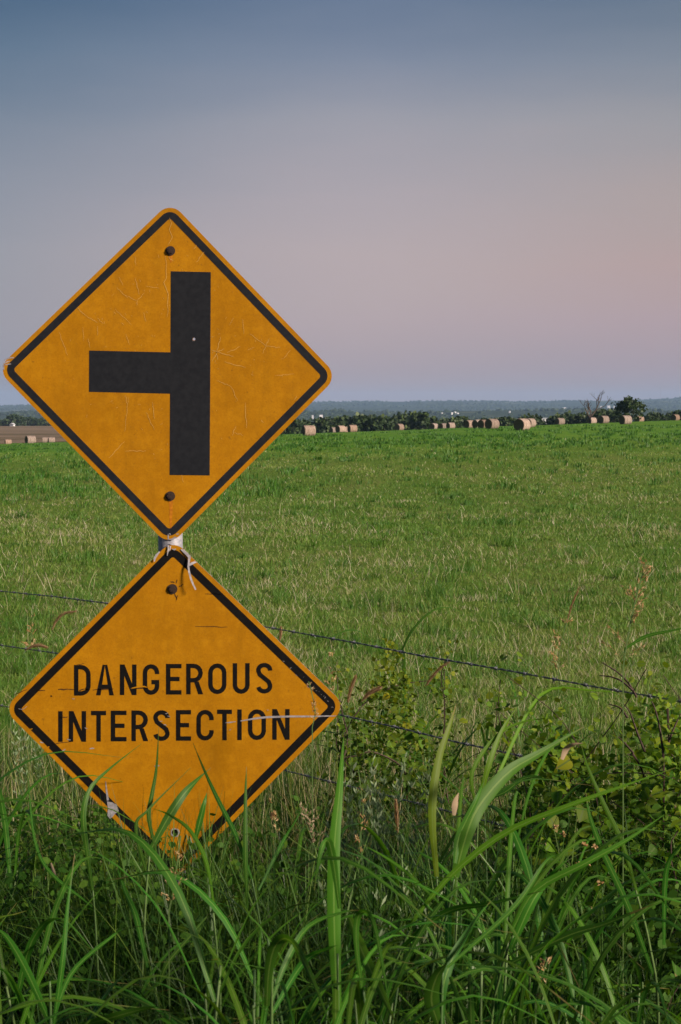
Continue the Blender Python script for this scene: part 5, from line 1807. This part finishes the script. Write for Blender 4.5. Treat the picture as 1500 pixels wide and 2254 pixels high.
# silvery weeds
def sage_plant(px, py_top, Y, hpx, label, seed, nst=7):
    rnd_ = random.Random(seed)
    x = at_px(px, Y)
    o = empty('silvery_weed', (x, Y, gh(x, Y)), label, 'weed')
    ztop = pix(px, py_top, Y).z - o.location.z
    P, T, D = [], [], []
    for k in range(nst):
        tp = Vector((rnd_.gauss(0, .09), rnd_.gauss(0, .07), ztop * rnd_.uniform(.72, 1.0)))
        pts = catmull([Vector((rnd_.gauss(0, .03), rnd_.gauss(0, .03), 0)), tp * .5 + Vector((rnd_.gauss(0, .02), 0, 0)), tp], 14)
        link('stem', MB().tube(pts, [.0022 * (1 - .05 * i) for i in range(15)], 4, cap=False).mesh('stem', M['stem']), o)
        for q in range(64):
            f = (q + 1) / 64
            p = pts[int((.25 + .75 * f) * 14)]
            a_ = q * 2.4 + rnd_.uniform(-.4, .4)
            P.append(p)
            D.append(Vector((math.cos(a_), math.sin(a_), .9 + .9 * f)).normalized())
            T.append(min(1, max(0, rnd_.gauss(.35 + .4 * f, .15))))
    P = np.array([tuple(p) for p in P])
    n_ = len(P)
    D = np.array([tuple(q) for q in D])
    sd = np.cross(D, RNG.normal(0, 1, (n_, 3)))
    sd /= np.linalg.norm(sd, axis=1)[:, None]
    L = (.030 * RNG.uniform(.6, 1.3, n_))[:, None]
    A, Mm, B = P, P + D * L * .55, P + D * L
    V = np.stack([A, Mm - sd * L * .13, B, Mm + sd * L * .13], 1).reshape(-1, 3)
    l = quads_obj('leaves', [(V, np.arange(n_ * 4).reshape(-1, 4), np.array(T), np.tile(np.array([[.2, 0], [0, .5], [.2, 1], [1, .5]]), (n_, 1)))], M['sage'], o)
    l['kind'] = 'stuff'


sage_plant(830, 1640, 4.9, 100, 'silvery feathery weed just below the lower wire beside the sign', 1, 14)
sage_plant(900, 1660, 4.85, 100, 'silvery feathery weed right of the one beside the sign', 2, 13)
sage_plant(765, 1660, 4.95, 100, 'silvery feathery weed touching the right corner of the lower sign', 3, 9)
sage_plant(865, 1905, 3.7, 100, 'dark silvery weed low in front at the middle of the verge', 4, 9)
sage_plant(920, 1970, 3.6, 100, 'lowest silvery weed beside the bright leaning blade', 5, 6)
sage_plant(990, 1690, 5.0, 100, 'silvery weed behind the bright upright blade', 6, 6)
sage_plant(30, 1500, 6.6, 100, 'pale grey weed at the left picture edge by the lower wire', 7, 3)
sage_plant(70, 1425, 7.2, 100, 'pale grey weed under the left wire beside a foxtail plume', 8, 3)


# seed heads
def plume(path, Y, wpx, label, seed):
    rnd_ = random.Random(seed)
    C3 = catmull([pix(x, y, Y) for x, y in path], 24)
    g0 = C3[0]
    o = empty('foxtail_grass_plant', (g0.x, Y, gh(g0.x, Y)), label, 'grass plant')
    MB().tube(catmull([Vector((g0.x + .03, Y, gh(g0.x, Y))), g0 + Vector((.01, 0, -.15)), g0], 10) + C3[1:], .0013, 4, .5, cap=False).build('stem', M['stem'], o)
    r = wpx * .5 * PX * Y
    n_ = 420
    ii = RNG.integers(0, 24, n_)
    K = np.array([tuple(p) for p in C3])
    f = ii / 24
    d = K[np.minimum(ii + 1, 24)] - K[ii]
    d /= np.linalg.norm(d, axis=1)[:, None]
    side = RNG.normal(0, 1, (n_, 3))
    rad = r * (.35 + .65 * np.sin(np.pi * (.12 + .8 * f)))
    A = K[ii] + d * 0
    B = A + d * rad[:, None] * 2.2 + side / np.linalg.norm(side, axis=1)[:, None] * rad[:, None]
    wv_ = np.cross(d, side)
    wv_ = wv_ / np.linalg.norm(wv_, axis=1)[:, None] * .0011
    V = np.stack([A - wv_, A + wv_, B + wv_ * .4, B - wv_ * .4], 1).reshape(-1, 3)
    q = np.arange(n_ * 4).reshape(-1, 4)
    l = quads_obj('seed_head', [(V, q, RNG.uniform(0, 1, n_), np.zeros((n_ * 4, 2)))], M['plume'], o, off=o.location)


plume([(114, 1388), (124, 1368), (140, 1352), (165, 1346)], 6.6, 10, 'curved tan foxtail plume left of the lower sign', 1)
plume([(55, 1432), (70, 1424), (85, 1421), (101, 1424)], 6.3, 11, 'brown foxtail plume lying along the left lower wire', 2)
plume([(616, 1412), (618, 1398), (619, 1384)], 6.6, 9, 'short rusty plume against the wire right of the lower sign', 3)
plume([(938, 1510), (950, 1492), (966, 1474), (988, 1457)], 5.9, 11, 'rusty plume leaning under the upper wire right of the shrub', 4)
plume([(766, 1548), (772, 1520), (782, 1492)], 5.6, 13, 'upright rusty plume beside the right corner of the lower sign', 5)
plume([(795, 1545), (812, 1528), (832, 1517)], 5.7, 16, 'pale feathery plume beside the upright rusty one', 6)
plume([(876, 1835), (874, 1800), (872, 1765)], 4.3, 13, 'brown plume among the silvery weeds in the verge', 7)
plume([(1248, 1372), (1258, 1335), (1276, 1292)], 6.3, 8, 'thin rusty plume standing against the pale field right of centre', 8)


def panicle(axis, Y, label, seed, nbr=9, blen=40, spike=9, matk='straw', stem_to=None, blade_paths=()):
    rnd_ = random.Random(seed)
    C3 = catmull([pix(x, y, Y) for x, y in axis], 20)
    g0 = C3[0]
    gx = g0.x + (stem_to or 0)
    o = empty('seeding_grass_plant', (gx, Y, gh(gx, Y)), label, 'grass plant')
    MB().tube(catmull([Vector((gx, Y, gh(gx, Y) - .02)), g0.lerp(Vector((gx, Y, gh(gx, Y))), .4), g0], 10) + C3[1:], .0019, 4, .8, cap=False).build('stem', M['stem'], o)
    u = PX * Y
    b = MB()
    for k in range(nbr):
        f = rnd_.uniform(.05, 1)
        p0 = C3[int(f * 20)]
        a = rnd_.uniform(0, 6.28)
        d = Vector((math.cos(a), math.sin(a) * .6, rnd_.uniform(.5, 1.6))).normalized()
        L = blen * u * rnd_.uniform(.5, 1.1) * (1.15 - .7 * f)
        pts = [p0, p0 + d * L * .5, p0 + d * L + Vector((0, 0, -L * .15))]
        b.tube(pts, .0006, 3, .6, cap=False)
        for q in range(rnd_.choice([5, 6, 7, 8])):
            g_ = rnd_.uniform(.3, 1.02)
            c_ = pts[0].lerp(pts[2], g_) + Vector((rnd_.gauss(0, .003), rnd_.gauss(0, .003), rnd_.gauss(0, .003)))
            sd = (d + Vector((rnd_.gauss(0, .4), rnd_.gauss(0, .4), rnd_.gauss(0, .4)))).normalized()
            s_ = spike * u * rnd_.uniform(.6, 1.2)
            b.tube([c_ - sd * s_ * .5, c_ - sd * s_ * .1, c_ + sd * s_ * .5], [.0003, s_ * .17, .0003], 4, rnd_.random(), cap=False)
    b.build('seed_head', M[matk], o)
    for path, wpx, tint in blade_paths:
        blade_mesh([pix(*p) for p in path], wpx * u, 14, .2, .1, tint).build('blade', M['blade'], o, True)


panicle([(372, 2010), (384, 1950), (392, 1890), (398, 1840)], 3.0, 'pale seeding grass head in front of the foot of the lower sign', 1, 11, 50, 9)
panicle([(1372, 1470), (1385, 1390), (1400, 1320), (1422, 1240)], 3.6, 'tall tan seeding grass standing against the field at right', 2, 24, 66, 9, 'straw', .02, [([(1374, 1430, 3.6), (1420, 1402, 3.6), (1470, 1390, 3.6), (1540, 1376, 3.6)], 9, .5)])
panicle([(1230, 1480), (1232, 1440), (1240, 1400), (1250, 1360)], 5.6, 'thin seeding grass left of the tall tan one', 3, 12, 40, 8)
panicle([(604, 1870), (608, 1820), (600, 1790), (597, 1760)], 4.2, 'dry brown seed spike beside the lower right edge of the lower sign', 4, 12, 16, 9)
panicle([(688, 1600), (694, 1570), (690, 1540), (680, 1500)], 4.3, 'thin dry seed stalk crossing the right corner of the lower sign', 5, 10, 14, 7)
panicle([(60, 1440), (70, 1400), (72, 1370), (74, 1340)], 6.8, 'thin dry seed stalk at far left between the two wires', 6, 9, 24, 7)
panicle([(722, 1540), (728, 1500), (730, 1470), (728, 1440)], 6.0, 'pale seed stalk rising behind the right corner of the lower sign', 7, 10, 22, 8)
panicle([(680, 1880), (690, 1830), (676, 1800), (660, 1770)], 4.1, 'brown withered flower stalk right of the lower sign foot', 8, 14, 40, 9, 'dry')
panicle([(1180, 2200), (1190, 2160), (1200, 2130), (1208, 2110)], 2.8, 'small pale seed head at the lower right', 9, 9, 30, 10)
panicle([(790, 1890), (795, 1830), (800, 1780), (793, 1720)], 4.2, 'slim pale seed spike among the silvery weeds', 10, 9, 16, 9)

# dried flower heads hanging in the vine
fl = empty('dried_flowers', (pix(1260, 1850, 3.9).x, 3.9, gh(pix(1260, 1850, 3.9).x, 3.9)), 'stalk of small tan dried flower heads in front of the vine bush', 'flowers')
MB().tube(catmull([fl.location.copy(), pix(1250, 2000, 3.9), pix(1235, 1900, 3.9), pix(1218, 1820, 3.9), pix(1200, 1808, 3.9)], 20), .0012, 4, .9, cap=False).build('stem', M['stem'], fl)
for (x, y) in ((1200, 1808), (1224, 1822), (1240, 1838), (1286, 1860), (1310, 1866), (1275, 1905), (1294, 1900), (1322, 1944), (1303, 2005)):
    b = MB()
    c_ = pix(x, y, 3.9)
    if x > 1245:
        MB().tube(catmull([pix(1240, 1900, 3.9), pix((x + 1240) / 2, y + 14, 3.9), c_], 8), .0008, 4, .9, cap=False).build('stem', M['stem'], fl)
    for k in range(9):
        d = Vector((random.gauss(0, 1), random.gauss(0, 1), random.gauss(.6, .6))).normalized()
        b.tube([c_, c_ + d * .007, c_ + d * .012], [.002, .0028, .0006], 4, random.random(), cap=False)
    b.build('flower_head', M['straw'], fl)

# odd dead leaves
for path, wpx, lab in (([(1238, 1672, 4.0), (1248, 1650, 4.0), (1262, 1640, 3.98), (1284, 1636, 3.98)], 16, 'pale upturned withered leaf at the left of the vine bush'),
                       ([(1000, 1795, 3.5), (1004, 1765, 3.5), (1010, 1745, 3.5)], 15, 'brown dead leaf tip beside the bright leaning blade'),
                       ([(112, 1900, 3.9), (122, 1930, 3.88), (137, 1940, 3.86)], 9, 'brown dead blade at the left under the sign')):
    P = [pix(*p) for p in path]
    b = blade_mesh(P, wpx * PX * path[0][2], 10, .35, .4, random.random())
    o = b.build('dead_leaf', M['dry'], None, True)
    c_ = Vector(P[0])
    o.data.transform(Matrix.Translation(-c_))
    o.location = c_
    tag(o, lab, 'dead leaf')

# ------------------------------------------------------------------ haze
low = min(float(np.min([v.co.z for v in o_.data.vertices])) for o_ in (bpy.data.objects['field'], bpy.data.objects['hills']))
hz = MB().box(-11000, 11000, -400, 13000, low - 1.0, 130)
haze = link('haze', bpy.data.meshes.new('haze'))
haze.data.from_pydata([tuple(v) for v in hz.v], [], hz.f)
m = bpy.data.materials.new('haze')
m.use_nodes = True
t = m.node_tree
t.nodes.remove(t.nodes['Principled BSDF'])
v = nd(t, 'ShaderNodeVolumePrincipled')
v.inputs['Color'].default_value = (0.40, 0.62, 1.0, 1)
v.inputs['Density'].default_value = 0.000068
v.inputs['Anisotropy'].default_value = 0.0
t.links.new(v.outputs[0], t.nodes['Material Output'].inputs['Volume'])
haze.data.materials.append(m)
tag(haze, kind='stuff')
